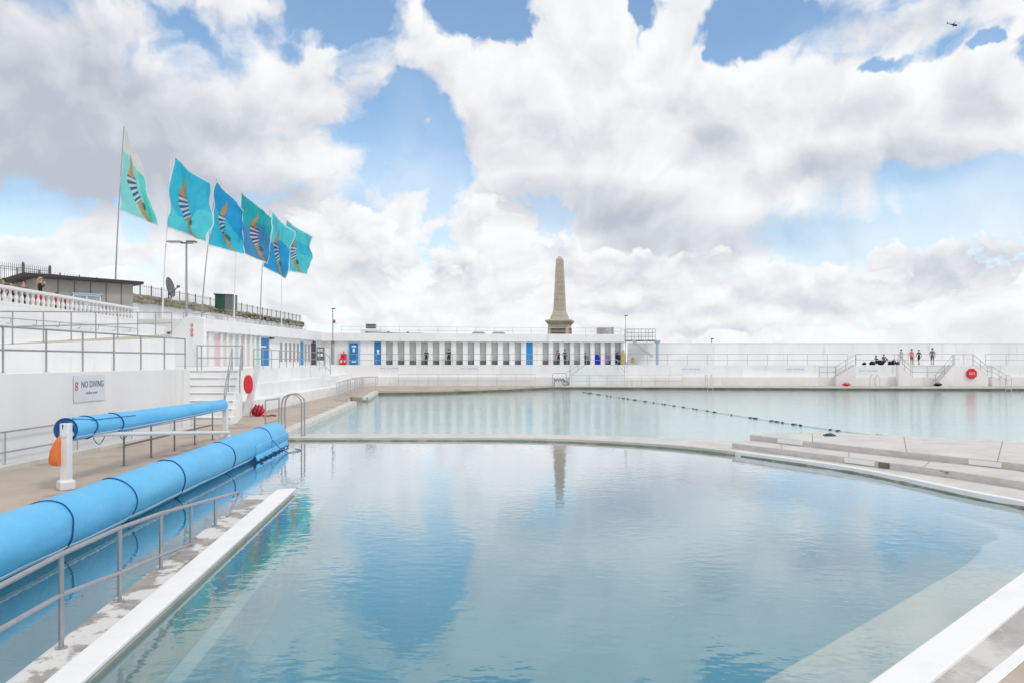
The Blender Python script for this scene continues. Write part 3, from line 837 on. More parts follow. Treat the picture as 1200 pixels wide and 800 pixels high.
# upper ramp floor up to the wall under the balustrade
up = MB()
for a, b, b2 in ((14, 30, 30), (30, 44.2, 50)):
    za, zb, zc = 2.9 + max(0, a - 20) * 0.06, 2.9 + max(0, b - 20) * 0.06, 2.9 + max(0, b2 - 20) * 0.06
    up.hexa([(-25.2, a, 2.2), (-19.6, a, 2.2), (-19.6, b, 2.2), (-25.2, b2, 2.2), (-25.2, a, za), (-19.6, a, za), (-19.6, b, zb), (-25.2, b2, zc)])
structure(up.build('ramp', WHITE))

PZ = 5.40
structure(MB().prism([(-23.8, 14), (-24.05, 36), (-25.35, 52), (-25.6, 57.3), (-25.2, 58.5), (-45, 58.5), (-45, 14)], 2.0, PZ, 0, 1).build('promenade', [PALEC, WHITE]))
tag(MB().prism([(-23.75, 14), (-23.5, 14), (-23.76, 36), (-25.05, 51.5), (-25.35, 51.5), (-24.06, 36)], 2.2, PZ + 0.06).build('retaining_wall', WHITE, bevel=0.02, origin=(-24, 36, 2.45)),
    'tall white wall under the balustrade on the far left', 'wall')
hr2 = thing('wall_handrail', 'grey handrail on hooked brackets fixed to the white wall under the balustrade', 'handrail', (-23.4, 30, 4.4))
hp = [(-23.3, 18, 4.55), (-23.55, 36, 4.85), (-24.9, 51, 5.0)]
MB().tube(hp, 0.024, 8).build('rail', GALV, hr2, origin=hr2.location)
for k in range(14):
    y = 20 + k * 2.3
    x = -23.3 - max(0, y - 36) * 0.09 - (y - 18) * 0.0139 if y < 36 else -23.55 - (y - 36) * 0.09
    z = 4.55 + (y - 18) * 0.0167 if y < 36 else 4.85 + (y - 36) * 0.01
    MB().tube([(x - 0.2, y, z - 0.22), (x - 0.05, y, z - 0.25), (x, y, z - 0.18), (x, y, z)], 0.018, 6).build('bracket', GALV, hr2, origin=hr2.location)

# balustrade
bal = thing('balustrade', 'white classical balustrade with turned balusters along the promenade', 'balustrade', (-24.0, 36, PZ))
bpts = [Vector((-23.7, 16, PZ)), Vector((-23.92, 36, PZ)), Vector((-25.2, 51.5, PZ))]


def bal_at(y):
    if y < 36:
        return bpts[0].lerp(bpts[1], (y - 16) / 20)
    return bpts[1].lerp(bpts[2], (y - 36) / 15.5)


for nm, z0, z1, wd in (('plinth', 0.06, 0.24, 0.26), ('coping', 0.86, 1.0, 0.34)):
    b = MB()
    a_ = offset([(p.x, p.y) for p in bpts], wd / 2); c_ = offset([(p.x, p.y) for p in bpts], -wd / 2)
    b.prism(a_ + c_[::-1], PZ + z0, PZ + z1).build(nm, BALUS, bal, origin=bal.location, bevel=0.02)
prof = [(0.085, 0.23), (0.085, 0.28), (0.055, 0.30), (0.075, 0.36), (0.105, 0.46), (0.10, 0.52), (0.06, 0.64), (0.045, 0.72), (0.06, 0.76), (0.05, 0.78), (0.085, 0.81), (0.085, 0.87)]
first = None
y = 30.2
while y < 51:
    p = bal_at(y) - bal.location
    if first is None:
        first = MB().lathe(prof, n=10).build('baluster', BALUS, bal, p)
    else:
        dup(first, bal, p)
    y += 0.50

# hut
hl, hrr = Vector((-29.8, 47.9, PZ)), Vector((-25.7, 52.1, PZ))
hd = (hrr - hl); hlen = hd.length; hang = math.atan2(hd.y, hd.x)
hut = thing('hut', 'grey rendered flat roofed hut with dark overhanging roof above the balustrade', 'building', hl, hang)
MB().box(0, hlen, 0, 4.0, 0, 2.68).build('wall', RENDER, hut, bevel=0.02)
MB().hexa([(-0.75, -0.7, 2.62), (hlen + 0.5, -0.55, 2.64), (hlen + 0.5, 4.4, 2.6), (-0.75, 4.4, 2.6),
           (-0.75, -0.7, 2.86), (hlen + 0.5, -0.55, 2.82), (hlen + 0.5, 4.4, 2.85), (-0.75, 4.4, 2.85)]).build('roof', ROOFDARK, hut, bevel=0.015)
for k in range(6):
    MB().box(0.35 + k * hlen / 6.2, 0.41 + k * hlen / 6.2, -0.025, 0.0, 0.0, 2.6).build('panel_joint', BENCHG, hut)
wf = MB()
for a in (2.15, 2.95, 3.75):
    wf.box(a, a + 0.07, -0.07, 0.0, 1.0, 1.72)
wf.box(2.15, 3.82, -0.072, 0.0, 1.66, 1.76).box(2.15, 3.82, -0.072, 0.0, 0.95, 1.02)
wf = wf.build('window', WHITE_METAL, hut)
MB().box(2.22, 3.75, -0.035, -0.02, 1.02, 1.66).build('pane', GLASS, wf)
MB().box(2.05, 3.92, -0.16, 0.0, 1.77, 1.84).build('canopy', DOORFRAME, hut)

# hill road behind, with retaining wall and iron fence
RZ = 8.85
rw = [(-40.5, 50), (-38.6, 56), (-34.6, 69), (-33.6, 85), (-32.7, 120)]
structure(MB().prism(rw + [(-400, 220), (-400, 20)], -2, RZ - 0.1).build('hillside', TURF))
hw = thing('hillside_wall', 'white retaining wall with a rubble stone top below the iron fence on the hill', 'wall', (-34.6, 69, 6))
strip(rw, 0.25, 4.5, RZ - 0.55, 0.05).build('white_face', WHITE, hw, origin=hw.location)
# rough stones on the top
rb = MB()
rpts = smooth([(x, y, 0) for x, y in rw], 40)
for i in range(len(rpts) - 1):
    x, y, _ = rpts[i]; l = math.dist(rpts[i][:2], rpts[i + 1][:2])
    for row in range(2):
        r_ = 0.24 + random.random() * 0.12
        rb.ball((x + 0.1 + random.uniform(-.06, .06), y + random.random() * l, RZ - 0.42 + row * 0.32 + random.uniform(-.05, .05)), r_, 7, 5, (0.8, 1.5, 0.75), jit=0.5)
rb.build('rubble_top', RUBBLE, hw, origin=hw.location)
ifn = thing('iron_fence', 'dark iron railing fence with upright bars along the top of the hillside wall', 'fence', (-34.9, 69, RZ))
fp = smooth([(x - 0.25, y) for x, y in rw], 6)
L_ = [0]
for i in range(len(fp) - 1):
    L_.append(L_[-1] + math.dist(fp[i], fp[i + 1]))


def fp_at(s):
    for i in range(len(fp) - 1):
        if s <= L_[i + 1]:
            t = (s - L_[i]) / (L_[i + 1] - L_[i])
            return (fp[i][0] + (fp[i + 1][0] - fp[i][0]) * t, fp[i][1] + (fp[i + 1][1] - fp[i][1]) * t)
    return fp[-1]


IRON = mat('iron_paint', (0.16, 0.14, 0.15), 0.6, var=0.15)
s = 0.0; pf = None
while s < L_[-1]:
    x, y = fp_at(s)
    p = Vector((x, y, RZ - 0.1)) - ifn.location
    if pf is None:
        pf = MB().beam((0, 0, 0), (0, 0, 1.15), 0.07, 0.07).ball((0, 0, 1.2), 0.06, 8, 6).build('post', IRON, ifn, p)
    else:
        dup(pf, ifn, p)
    s += 1.85
bars = MB(); s = 0.15
while s < L_[-1]:
    x, y = fp_at(s)
    bars.beam((x, y, RZ - 0.05), (x, y, RZ + 1.12), 0.016, 0.016)
    s += 0.3
bars.build('infill_bars', IRON, ifn, origin=ifn.location)
for z in (0.08, 0.95):
    MB().tube([(x, y, RZ + z) for x, y in fp], 0.018, 6).build('rail', IRON, ifn, origin=ifn.location)
# taller spiked fence at the far left, behind the heads
sf = thing('spiked_fence', 'tall spiked iron fence with thick posts behind the heads at the far left', 'fence', (-38, 55, RZ - 0.3))
sb = MB(); sp0 = Vector((-40.6, 50.5, RZ - 0.2)); sp1 = Vector((-36.4, 60.5, RZ - 0.2))
for k in range(70):
    p = sp0.lerp(sp1, k / 69)
    sb.beam(p, p + Vector((0, 0, 1.45)), 0.022, 0.022).cyl(p + Vector((0, 0, 1.44)), p + Vector((0, 0, 1.6)), 0.02, 0.002, 5)
sb.build('spiked_bars', IRON, sf, origin=sf.location)
for k in range(6):
    p = sp0.lerp(sp1, k / 5)
    MB().beam(p, p + Vector((0, 0, 1.6)), 0.14, 0.14).lathe([(0.1, 1.58), (0.1, 1.64), (0.01, 1.76)], p, 6).build('post', IRON, sf, origin=sf.location)
for z in (0.2, 1.25):
    MB().tube([sp0 + Vector((0, 0, z)), sp1 + Vector((0, 0, z))], 0.02, 6).build('rail', IRON, sf, origin=sf.location)

# satellite dish and cabinet on the wall
sdish = thing('satellite_dish', 'dark grey satellite dish with its feed arm on the hillside wall', 'satellite dish', (-32.6, 73.0, RZ))
dv = MB(); axis = Vector((0.95, 0.05, 0.22)).normalized(); u_ = axis.cross(Vector((0, 0, 1))).normalized(); v_ = u_.cross(axis)
cen = Vector((-0.15, 0, 0.95)); vs_ = []; fs_ = []
for j in range(7):
    rr = 0.98 * j / 6
    for i in range(20):
        t = 2 * math.pi * i / 20
        vs_.append(cen + axis * (0.30 * (j / 6) ** 2) + u_ * rr * math.cos(t) + v_ * rr * math.sin(t))
for j in range(6):
    for i in range(20):
        fs_.append((j * 20 + i, j * 20 + (i + 1) % 20, (j + 1) * 20 + (i + 1) % 20, (j + 1) * 20 + i))
dv.add(vs_, fs_, 0, True)
d_ = dv.build('dish', LAMPGREY, sdish)
sm_ = d_.modifiers.new('thick', 'SOLIDIFY'); sm_.thickness = 0.04
MB().cyl((0, 0, -0.1), (-0.1, 0, 0.9), 0.07, n=8).cyl((-0.1, 0, 0.6), (0.3, 0, -0.05), 0.04, n=6).build('mast', LAMPGREY, sdish)
MB().tube([cen + Vector((0.1, 0, -0.75)), cen + Vector((0.6, -0.1, -0.35)), cen + Vector((1.05, -0.15, 0.05))], 0.05, 6).build('feed_arm', LAMPGREY, sdish)
MB().ball(cen + Vector((1.1, -0.15, 0.1)), 0.17, 10, 7, (1.1, 0.8, 0.8)).build('receiver', LAMPGREY, sdish)

cab = thing('cabinet', 'green and grey equipment cabinet on the hillside wall before the iron fence', 'cabinet', (-32.4, 87.0, RZ - 0.1))
MB().box(-0.95, 0.15, -0.8, 0.8, 0, 1.55, 0).build('body', GREENBOX, cab, bevel=0.03)
MB().box(0.15, 1.0, -0.82, 0.82, -0.1, 1.5).build('side_panel', GREYBOX, cab, bevel=0.03)
MB().hexa([(-1.05, -0.9, 1.5), (1.05, -0.9, 1.5), (1.05, 0.9, 1.5), (-1.05, 0.9, 1.5), (-1.05, -0.9, 1.66), (1.05, -0.9, 1.56), (1.05, 0.9, 1.56), (-1.05, 0.9, 1.66)]).build('lid', GREENBOX, cab, bevel=0.02)

# ================================================================== WING: coloured cubicles on the left
W0, W1 = Vector((-22.9, 57.0, TZ)), Vector((-20.7, 84.0, TZ))
wd = (W1 - W0); wlen = wd.length; wd.normalize()


def wu(px):
    """Distance along the wing front seen at a pixel column."""
    k = (px - 600) / FP
    return (k * W0.y - W0.x) / (wd.x - k * wd.y)


# local frame: x along the front, y into the building
wang = math.atan2(wd.y, wd.x)
wing = thing('changing_room_wing', 'long white wing with coloured cubicles, a blue door and slit windows on the left terrace', 'building', W0, wang)
WH = 2.55
MB().box(0, wlen + 0.2, 0.0, 0.3, 0, WH).build('front_wall', WHITE, wing)
MB().box(-0.3, wlen + 0.2, -0.38, 8.0, WH + 0.001, WH + 0.98).build('roof', WHITE, wing, bevel=0.03)
MB().box(-0.31, wlen, -0.39, -0.37, WH - 0.02, WH + 0.06).build('eaves_strip', GREYC, wing)
# flared end wall
poly = [(-0.31, 2.6, 0), (-0.31, -0.42, 0), (-0.31, -0.42, 3.56), (-0.31, 0.35, 3.7), (-0.31, 1.05, 3.66), (-0.31, 1.75, 2.9), (-0.31, 2.35, 2.3), (-0.31, 2.6, 2.1)]
MB().extrude(poly, None, (-0.35, 0, 0)).build('end_wall', WHITE, wing, bevel=0.05)
for k, z in enumerate((3.0, 2.68, 2.34)):
    b = MB()
    b.tube([(-0.675, 0.55 + 0.085 * math.cos(t * .785), z + 0.11 * math.sin(t * .785)) for t in range(8)], 0.022, 6, closed=True)
    if k:
        b.box(-0.69, -0.66, 0.46, 0.64, z - 0.15, z - 0.12)
    b.build('red_mark', REDTXT, wing)
cols = [(0.72, 0.33, 0.36), (0.62, 0.60, 0.55), (0.70, 0.71, 0.36), (0.26, 0.52, 0.56), (0.60, 0.20, 0.28), (0.62, 0.50, 0.42), (0.72, 0.70, 0.34), (0.45, 0.60, 0.45)]
cpx = [253.5, 260.5, 267.5, 275, 282, 288.5, 294.5, 299]
for i, px in enumerate(cpx):
    u = wu(px)
    nxt = wu(cpx[i + 1]) if i < 7 else u + 1.2
    wdt = (nxt - u)
    MB().box(u - wdt * 0.28, u + wdt * 0.42, -0.02, 0.0, 0.05, WH - 0.1).build('cubicle_door', mat('cubicle_paint_%d' % i, tuple(0.45 * c + 0.42 for c in cols[i]), 0.5, var=0.05), wing, bevel=0.004)
    MB().box(u + wdt * 0.44, u + wdt * 0.70, -0.17, 0.0, 0, WH - 0.02).build('pillar', WHITE, wing, bevel=0.015)
MB().box(wu(251) - 1.2, wu(251) - 0.6, -0.17, 0.0, 0, WH - 0.02).build('pillar', WHITE, wing, bevel=0.015)
u0, u1 = wu(302.5), wu(314)
bd = MB().box(u0, u1, -0.05, 0.0, 0.02, 2.42).build('blue_door', BLUEDOOR, wing)
MB().box(u0 - 0.16, u0 + 0.001, -0.09, 0.0, 0, 2.5).box(u1 - 0.001, u1 + 0.16, -0.09, 0.0, 0, 2.5).box(u0 - 0.16, u1 + 0.16, -0.092, 0.0, 2.42, 2.55).build('door_frame', DOORFRAME, bd)
MB().box(u0 + (u1 - u0) * .2, u1 - (u1 - u0) * .25, -0.06, -0.05, 1.62, 1.74).build('notice', PAPER, bd)
for px in (329.5, 335, 340, 344.7, 349, 358, 362):
    u = wu(px)
    MB().box(u - 0.28, u + 0.28, -0.014, 0.0, 0.35, 2.15).build('slit_window', mat('slit_glass', (0.34, 0.35, 0.36), 0.3, var=0.1) if px < 331 else bpy.data.materials['slit_glass'], wing)
u = wu(353.7)
MB().box(u - 0.42, u + 0.42, -0.03, 0.0, 0.02, 2.35).build('blue_door', BRIGHTBLUE, wing)
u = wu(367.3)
dd = MB().box(u - 0.75, u + 0.75, -0.03, 0.0, 0.0, 2.3).build('dark_doorway_panel', DARK, wing)  # solid panel, the shade inside the doorway put into its dark colour
MB().box(u - 0.3, u + 0.3, -0.16, -0.03, 2.34, 2.46).build('lamp', DARK, dd)
u = wu(310)
MB().box(u + 0.9, u + 1.5, -0.3, 0.0, 2.38, 2.52).build('wall_lamp', DARK, wing)
# roof of the wing reaching back to the hillside wall
structure(MB().prism([(-23.4, 58.0), (-21.0, 84.0), (-21.0, 95), (-34, 95), (-34.6, 69), (-36, 58.0)], 2.0, TZ + WH + 0.75).build('roof_terrace', WHITE))
rzz = TZ + WH + 0.98
railing('thin grey railing along the flat roof of the left changing wing', [(-26.3, 61.5, rzz - 0.2), (-24.4, 73, rzz - 0.2), (-22.6, 84.2, rzz - 0.2)], 0.95, 1.6, (1.0, 0.55), 0.024, GALV)

# noticeboards and fire point between wing and centre block
def board(px, py0, py1, w, m, label, cat, name, Y=80.0, frame=GALV):
    x = xat(px, Y); t = thing(name, label, cat, (x, Y, TZ))
    z0, z1 = zat(py1, Y) - TZ, zat(py0, Y) - TZ
    MB().box(-w / 2, w / 2, -0.03, 0.03, z0, z1).build('panel', m, t, bevel=0.01)
    fr = MB()
    for sx in (-w / 2, w / 2):
        fr.cyl((sx, 0, 0), (sx, 0, z1 + 0.08), 0.035, n=8)
    fr.tube([(-w / 2, 0, z1 + 0.05), (w / 2, 0, z1 + 0.05)], 0.03, 8)
    fr.build('frame', frame, t)
    return t


nb = board(375.5, 407, 422, 0.75, NOTICE, 'green noticeboard with pale papers beside the dark doorway', 'noticeboard', 'noticeboard', 79.3)
for k in range(4):
    MB().box(-0.28 + 0.3 * (k % 2), -0.05 + 0.3 * (k % 2), -0.045, -0.031, 0.9 + 0.5 * (k // 2), 1.2 + 0.5 * (k // 2)).build('paper', PAPER, nb)
board(383.5, 407.5, 417, 0.55, PAPER, 'small white framed sign on posts right of the green noticeboard', 'sign', 'sign', 79.4)

# ================================================================== CENTRE: changing room block
A, B = Vector((-20.7, 84.0, TZ)), Vector((xat(731, 89), 89.0, TZ))
bdv = (B - A); blen = bdv.length; bdv.normalize(); bang = math.atan2(bdv.y, bdv.x)


def bu(px):
    k = (px - 600) / FP
    return (k * A.y - A.x) / (bdv.x - k * bdv.y)


blk = thing('changing_room_block', 'long white changing room block with open cubicles between pillars below the obelisk', 'building', A, bang)
BH = 2.56
ops = [456.3, 470, 483.8, 497.4, 511, 524.9, 538.5, 552, 566, 579.7, 593.2, 607, 639.5, 651.9, 664.5, 676.3, 688.4, 700.5, 712.4, 724.3]
doors = [(442.5, 7.6, BLUEDOOR), (620.5, 8.0, BRIGHTBLUE)]
slots = sorted([(bu(p), 0.36) for p in ops] + [(bu(p[0]), 0.38) for p in doors])
# solid part of the front, left of the cubicles
MB().box(0, slots[0][0] - slots[0][1], 0, 0.25, 0, BH).build('front_wall', WHITE, blk)
for i in range(len(slots) - 1):
    a, b = slots[i][0] + slots[i][1], slots[i + 1][0] - slots[i + 1][1]
    MB().box(a, b, 0, 0.30, 0, BH).build('pillar', WHITE, blk, bevel=0.02)
MB().box(slots[-1][0] + slots[-1][1], blen, 0, 0.30, 0, BH).build('pillar', WHITE, blk, bevel=0.02)
MB().box(-0.4, blen + 0.15, -0.30, 6.0, BH + 0.001, BH + 0.92).build('fascia', WHITE, blk, bevel=0.03)
MB().box(-0.3, blen + 0.1, -0.31, -0.29, BH - 0.02, BH + 0.045).build('eaves_strip', GREYC, blk)
MB().box(0.3, blen - 0.05, 0.56, 0.76, 0, BH).build('back_wall', CUBICLE, blk)
MB().box(blen - 0.1, blen, 0.31, 5.5, 0, BH).build('end_wall', WHITE, blk)
# cubicle partitions and benches
for i, px in enumerate(ops):
    u = bu(px)
    MB().box(u - 0.5, u + 0.5, 0.33, 0.55, 0.38, 0.46).box(u - 0.48, u + 0.48, 0.36, 0.42, 0.0, 0.38).build('bench', BENCHG, blk)
    MB().box(u + 0.60, u + 0.64, 0.31, 0.55, 0.0, BH - 0.02).build('partition', CUBICLE, blk)
for px, w, m in doors:
    u = bu(px)
    d = MB().box(u - 0.379, u + 0.379, 0.08, 0.13, 0.02, BH - 0.02).build('blue_door', m, blk)
    if px < 500:
        MB().cyl((u + 0.05, 0.075, 1.55), (u + 0.05, 0.08, 1.55), 0.14, n=14).box(u - 0.03, u + 0.13, 0.072, 0.079, 1.2, 1.45).build('pictogram', WHITETXT, d)
# double-width blue door with notices
u = bu(414.5)
d = MB().box(u - 0.48, u + 0.48, -0.05, 0.0, 0.02, 2.38).build('blue_door', BLUEDOOR, blk)
MB().box(u - 0.62, u - 0.48, -0.07, 0.0, 0, 2.46).box(u + 0.48, u + 0.70, -0.07, 0.0, 0, 2.46).box(u - 0.62, u + 0.70, -0.072, 0.0, 2.38, 2.52).build('door_frame', DOORFRAME, d)
MB().box(u - 0.2, u + 0.25, -0.062, -0.05, 1.95, 2.12).box(u - 0.1, u + 0.12, -0.062, -0.05, 1.42, 1.82).box(u - 0.22, u + 0.24, -0.062, -0.05, 0.28, 0.42).build('notice', WHITETXT, d)

# fire point (red) beside the door
fpx = thing('fire_point', 'red fire extinguisher stand left of the blue door', 'fire extinguisher', A + bdv * bu(402.7) + Vector((0.05, -0.6, 0)))
MB().lathe([(0.24, 0), (0.26, 0.05), (0.26, 0.62), (0.18, 0.74), (0.07, 0.8)], (-0.12, 0, 0), 12).build('cylinder', RED, fpx)
MB().lathe([(0.16, 0), (0.17, 0.05), (0.17, 0.8), (0.1, 0.95), (0.05, 1.05)], (0.22, 0.02, 0.0), 12).build('small_cylinder', RED, fpx)
MB().box(-0.3, 0.36, 0.2, 0.24, 0, 1.25).cyl((0.05, 0.2, 1.2), (0.05, 0.2, 1.5), 0.05, n=8).build('stand', RED, fpx)
MB().box(-0.22, -0.02, -0.285, -0.262, 0.25, 0.5).box(0.15, 0.3, -0.17, -0.155, 0.3, 0.55).build('plate', PAPER, fpx)

# block roof furniture
RT = TZ + BH + 0.92


def bp(px, v=0.0, z=0.0):
    q = A + bdv * bu(px) + Vector((-bdv.y, bdv.x, 0)) * v
    return Vector((q.x, q.y, RT + z))


railing('thin pale roof railing along the top of the changing room block', [bp(398, 2.5), bp(560, 2.5), bp(735, 2.5)], 0.82, 2.3, (1.0, 0.5), 0.022, PALEMETAL)
ac = thing('roof_unit', 'grey louvred roof unit on a white stand above the blue doors', 'roof unit', bp(434, 3.0))
MB().box(-1.0, 0.9, -0.4, 0.4, 0, 0.5).build('stand', WHITE, ac, bevel=0.02)
MB().box(-0.55, 0.5, -0.45, 0.45, 0.62, 1.12).build('case', GREYBOX, ac, bevel=0.03)
lv = MB()
for k in range(6):
    lv.box(-0.5, 0.45, -0.47, -0.45, 0.68 + k * 0.07, 0.71 + k * 0.07)
lv.build('louvre', LAMPGREY, ac)
pipe = thing('roof_pipe', 'dark cable tray lying along the roof edge right of the grey roof unit', 'cable tray', bp(455, 0.6, 0.02))
MB().tube([bp(427, 0.7, 0.12) - pipe.location, bp(450, 0.7, 0.10) - pipe.location, bp(470, 0.7, 0.03) - pipe.location, bp(496, 0.7, 0.03) - pipe.location], 0.06, 6).build('tray', LAMPGREY, pipe)
for px in (430, 455, 478):
    MB().box(-0.12, 0.12, -0.12, 0.12, -0.02, 0.2).build('foot', LAMPGREY, pipe, bp(px, 0.7) - pipe.location)
for px, lab in ((562, 'first low dark skylight frame on the roof left of the obelisk'), (586, 'second low dark skylight frame on the roof nearer the obelisk')):
    t = thing('skylight', lab, 'skylight', bp(px, 1.2))
    MB().box(-0.75, 0.75, -0.5, 0.5, 0, 0.12).build('kerb', LAMPGREY, t, bevel=0.02)
    MB().hexa([(-0.7, -0.45, 0.12), (0.7, -0.45, 0.12), (0.7, 0.45, 0.12), (-0.7, 0.45, 0.12), (-0.5, -0.2, 0.26), (0.5, -0.2, 0.26), (0.5, 0.2, 0.26), (-0.5, 0.2, 0.26)]).build('pane', GLASS, t)
lc = thing('roof_louvre', 'grey slatted enclosure on the roof right of the obelisk', 'enclosure', bp(717, 3.0))
for k in range(13):
    MB().box(-0.9 + k * 0.15, -0.84 + k * 0.15, -0.5, -0.44, 0, 0.95).build('slat', GREYC, lc)
MB().box(-0.95, 1.0, -0.44, 0.5, 0, 0.9).build('case', GREYC, lc, bevel=0.02)

# gantry at the right end: platform, stair, column
g0 = Vector((xat(734, 84.4), 84.4, 0)); g1 = Vector((xat(767, 84.4), 84.4, 0)); gz = zat(399, 84.4)
gan = thing('gantry', 'pale steel platform with railing, stair and blue column at the right end of the block', 'platform', (g0.x, 84.4, TZ))
o_ = gan.location
MB().box(g0.x, g1.x + 0.1, 83.8, 85.6, gz - 0.08, gz + 0.05).build('platform', LAMPGREY, gan, origin=o_)
for k in range(5):
    x = g0.x + (g1.x - g0.x) * k / 4
    MB().cyl((x, 83.85, gz), (x, 83.85, gz + 1.25), 0.025, n=8).build('post', GALV, gan, origin=o_)
    MB().cyl((x, 85.55, gz), (x, 85.55, gz + 1.25), 0.025, n=8).build('post', GALV, gan, origin=o_)
for z in (0.45, 0.85, 1.25):
    MB().tube([(g0.x, 83.85, gz + z), (g1.x, 83.85, gz + z), (g1.x, 85.55, gz + z), (g0.x, 85.55, gz + z)], 0.022, 6).build('rail', GALV, gan, origin=o_)
MB().cyl((g1.x + 0.25, 84.0, TZ), (g1.x + 0.25, 84.0, gz - 0.05), 0.16, n=14).lathe([(0.16, gz - 0.35), (0.34, gz - 0.12), (0.34, gz + 0.02)], (g1.x + 0.25, 84.0, 0), 14).build('column', mat('pale_blue_column', (0.45, 0.52, 0.66), 0.5, var=0.05), gan, origin=o_)
sa, sb_ = Vector((xat(741, 83.7), 83.7, gz)), Vector((xat(764, 83.7), 83.7, TZ + 0.9))
MB().beam(sa, sb_, 0.06, 0.2).beam(sa + Vector((0, -.7, 0)), sb_ + Vector((0, -.7, 0)), 0.06, 0.2).build('stringer', PALEMETAL, gan, origin=o_)
MB().tube([sa + Vector((0, -.7, 1.0)), sb_ + Vector((0, -.7, 1.0)), sb_ + Vector((0.3, -.7, 0.95)), sb_ + Vector((0.3, -.7, -0.9))], 0.025, 6).build('stair_rail', PALEMETAL, gan, origin=o_)
for k in range(8):
    p = sa.lerp(sb_, (k + .5) / 8)
    MB().box(p.x - 0.13, p.x + 0.13, p.y - 0.7, p.y, p.z - 0.02, p.z + 0.02).build('tread', PALEMETAL, gan, origin=o_)

# slim lamp masts
def mast(px, pyb, pyt, Y, label, r=0.05, head=True, box=False):
    z0, z1 = zat(pyb, Y), zat(pyt, Y)
    t = thing('lamp_mast', label, 'lamp post', (xat(px, Y), Y, z0))
    MB().cyl((0, 0, 0), (0, 0, z1 - z0), r, r * 0.7, 10).build('pole', GALV, t)
    if head:
        MB().box(-0.12, 0.25, -0.1, 0.1, z1 - z0 - 0.05, z1 - z0 + 0.06).build('lamp_head', LAMPGREY, t, bevel=0.02)
    if box:
        MB().box(-0.16, 0.16, -0.12, 0.12, 2.1, 2.45).build('junction_box', LAMPGREY, t, bevel=0.02)
        MB().box(0.04, 0.26, -0.08, 0.08, z1 - z0 - 1.5, z1 - z0 - 1.15).build('camera_box', LAMPGREY, t, bevel=0.02)
        MB().cyl((0, 0, 0), (0, 0, 2.2), r * 2.4, n=10).build('lower_sleeve', GALV, t)
    return t


mast(390, 427, 362, 80.0, 'tall grey lamp and camera mast where the wing meets the centre block', 0.07, True, True)
mast(733, 428, 370, 85.5, 'slim grey lamp mast at the right end of the centre block', 0.04)
mast(834, 404, 397, 86.2, 'small lamp standing on top of the long right wall', 0.07)

# ================================================================== OBELISK
ob = thing('obelisk', 'tall weathered granite obelisk on a stepped pedestal behind the changing rooms', 'monument', (xat(656, 114), 114, 2.0), R(-12))


def frus(b, w0, w1, z0, z1, d0=None, d1=None):
    d0 = d0 or w0; d1 = d1 or w1
    b.hexa([(-w0 / 2, -d0 / 2, z0), (w0 / 2, -d0 / 2, z0), (w0 / 2, d0 / 2, z0), (-w0 / 2, d0 / 2, z0),
            (-w1 / 2, -d1 / 2, z1), (w1 / 2, -d1 / 2, z1), (w1 / 2, d1 / 2, z1), (-w1 / 2, d1 / 2, z1)])


pd = MB(); frus(pd, 3.5, 3.35, 0.0, 4.55); frus(pd, 3.2, 3.0, 4.552, 6.2)
pd.build('pedestal', STONE, ob, bevel=0.04)
cn = MB(); frus(cn, 3.1, 3.6, 6.202, 6.55); frus(cn, 3.75, 3.85, 6.552, 6.85)
frus(cn, 3.3, 2.9, 6.852, 7.02)
cn.build('cornice', STONE, ob, bevel=0.04)
bs = MB(); frus(bs, 2.6, 2.35, 7.022, 7.45); frus(bs, 2.3, 1.75, 7.452, 8.2)
bs.build('shaft_base', STONE, ob, bevel=0.05)
sh = MB()
nC = 9
for k in range(nC):
    t0, t1 = k / nC, (k + 1) / nC
    frus(sh, 1.68 - 0.66 * t0, 1.68 - 0.66 * t1, 8.202 + 7.6 * t0, 8.202 + 7.6 * t1 - 0.025)
    frus(sh, 1.60 - 0.66 * t1, 1.60 - 0.66 * t1, 8.2 + 7.6 * t1 - 0.027, 8.2 + 7.6 * t1 + 0.002)
frus(sh, 1.02, 0.35, 15.803, 16.35)
sh.build('shaft', STONE, ob, bevel=0.02)
for sg in (-1, 1):
    MB().box(-1.05, 1.05, sg * 1.62 - 0.03, sg * 1.62 + 0.03, 4.65, 5.75).build('inscription_panel', BRONZE, ob)
    MB().box(sg * 1.62 - 0.03, sg * 1.62 + 0.03, -1.0, 1.0, 4.65, 5.75).build('inscription_panel', BRONZE, ob)
structure(MB().prism([(-60, 96.1), (84, 96.1), (84, 160), (-60, 160)], -2, 2.3).build('headland', TURF))

# ================================================================== RIGHT: long wall, terrace rail, stairs
lw = thing('long_wall', 'long plain white wall closing the terrace on the right', 'wall', (13.0, 86, TZ))
MB().box(0, 75, 0, 0.5, -0.2, 2.40).build('body', WHITE, lw)
MB().box(0, 75, -0.05, 0.55, 2.402, 2.46).build('capping', WHITE, lw, bevel=0.02)
cap_rail = [(xat(446, 81.7), 81.7, TZ), (xat(735, 81.7), 81.7, TZ)]
railing('thin grey two bar railing along the terrace before the open cubicles', [(xat(396, 81.6), 81.6, TZ), (xat(732, 81.6), 81.6, TZ)], 1.15, 2.05, (1.0, 0.45), 0.022, GALV)
railing('long thin grey railing on the terrace edge before the plain white wall', [(xat(735, 81.6), 81.6, TZ), (xat(993, 81.6), 81.6, TZ)], 1.15, 2.05, (1.0, 0.45), 0.022, GALV)
railing('short grey railing on the terrace edge before the group of people', [(xat(1003, 81.6), 81.6, TZ), (xat(1116, 81.6), 81.6, TZ)], 1.15, 2.2, (1.0, 0.45), 0.022, GALV)
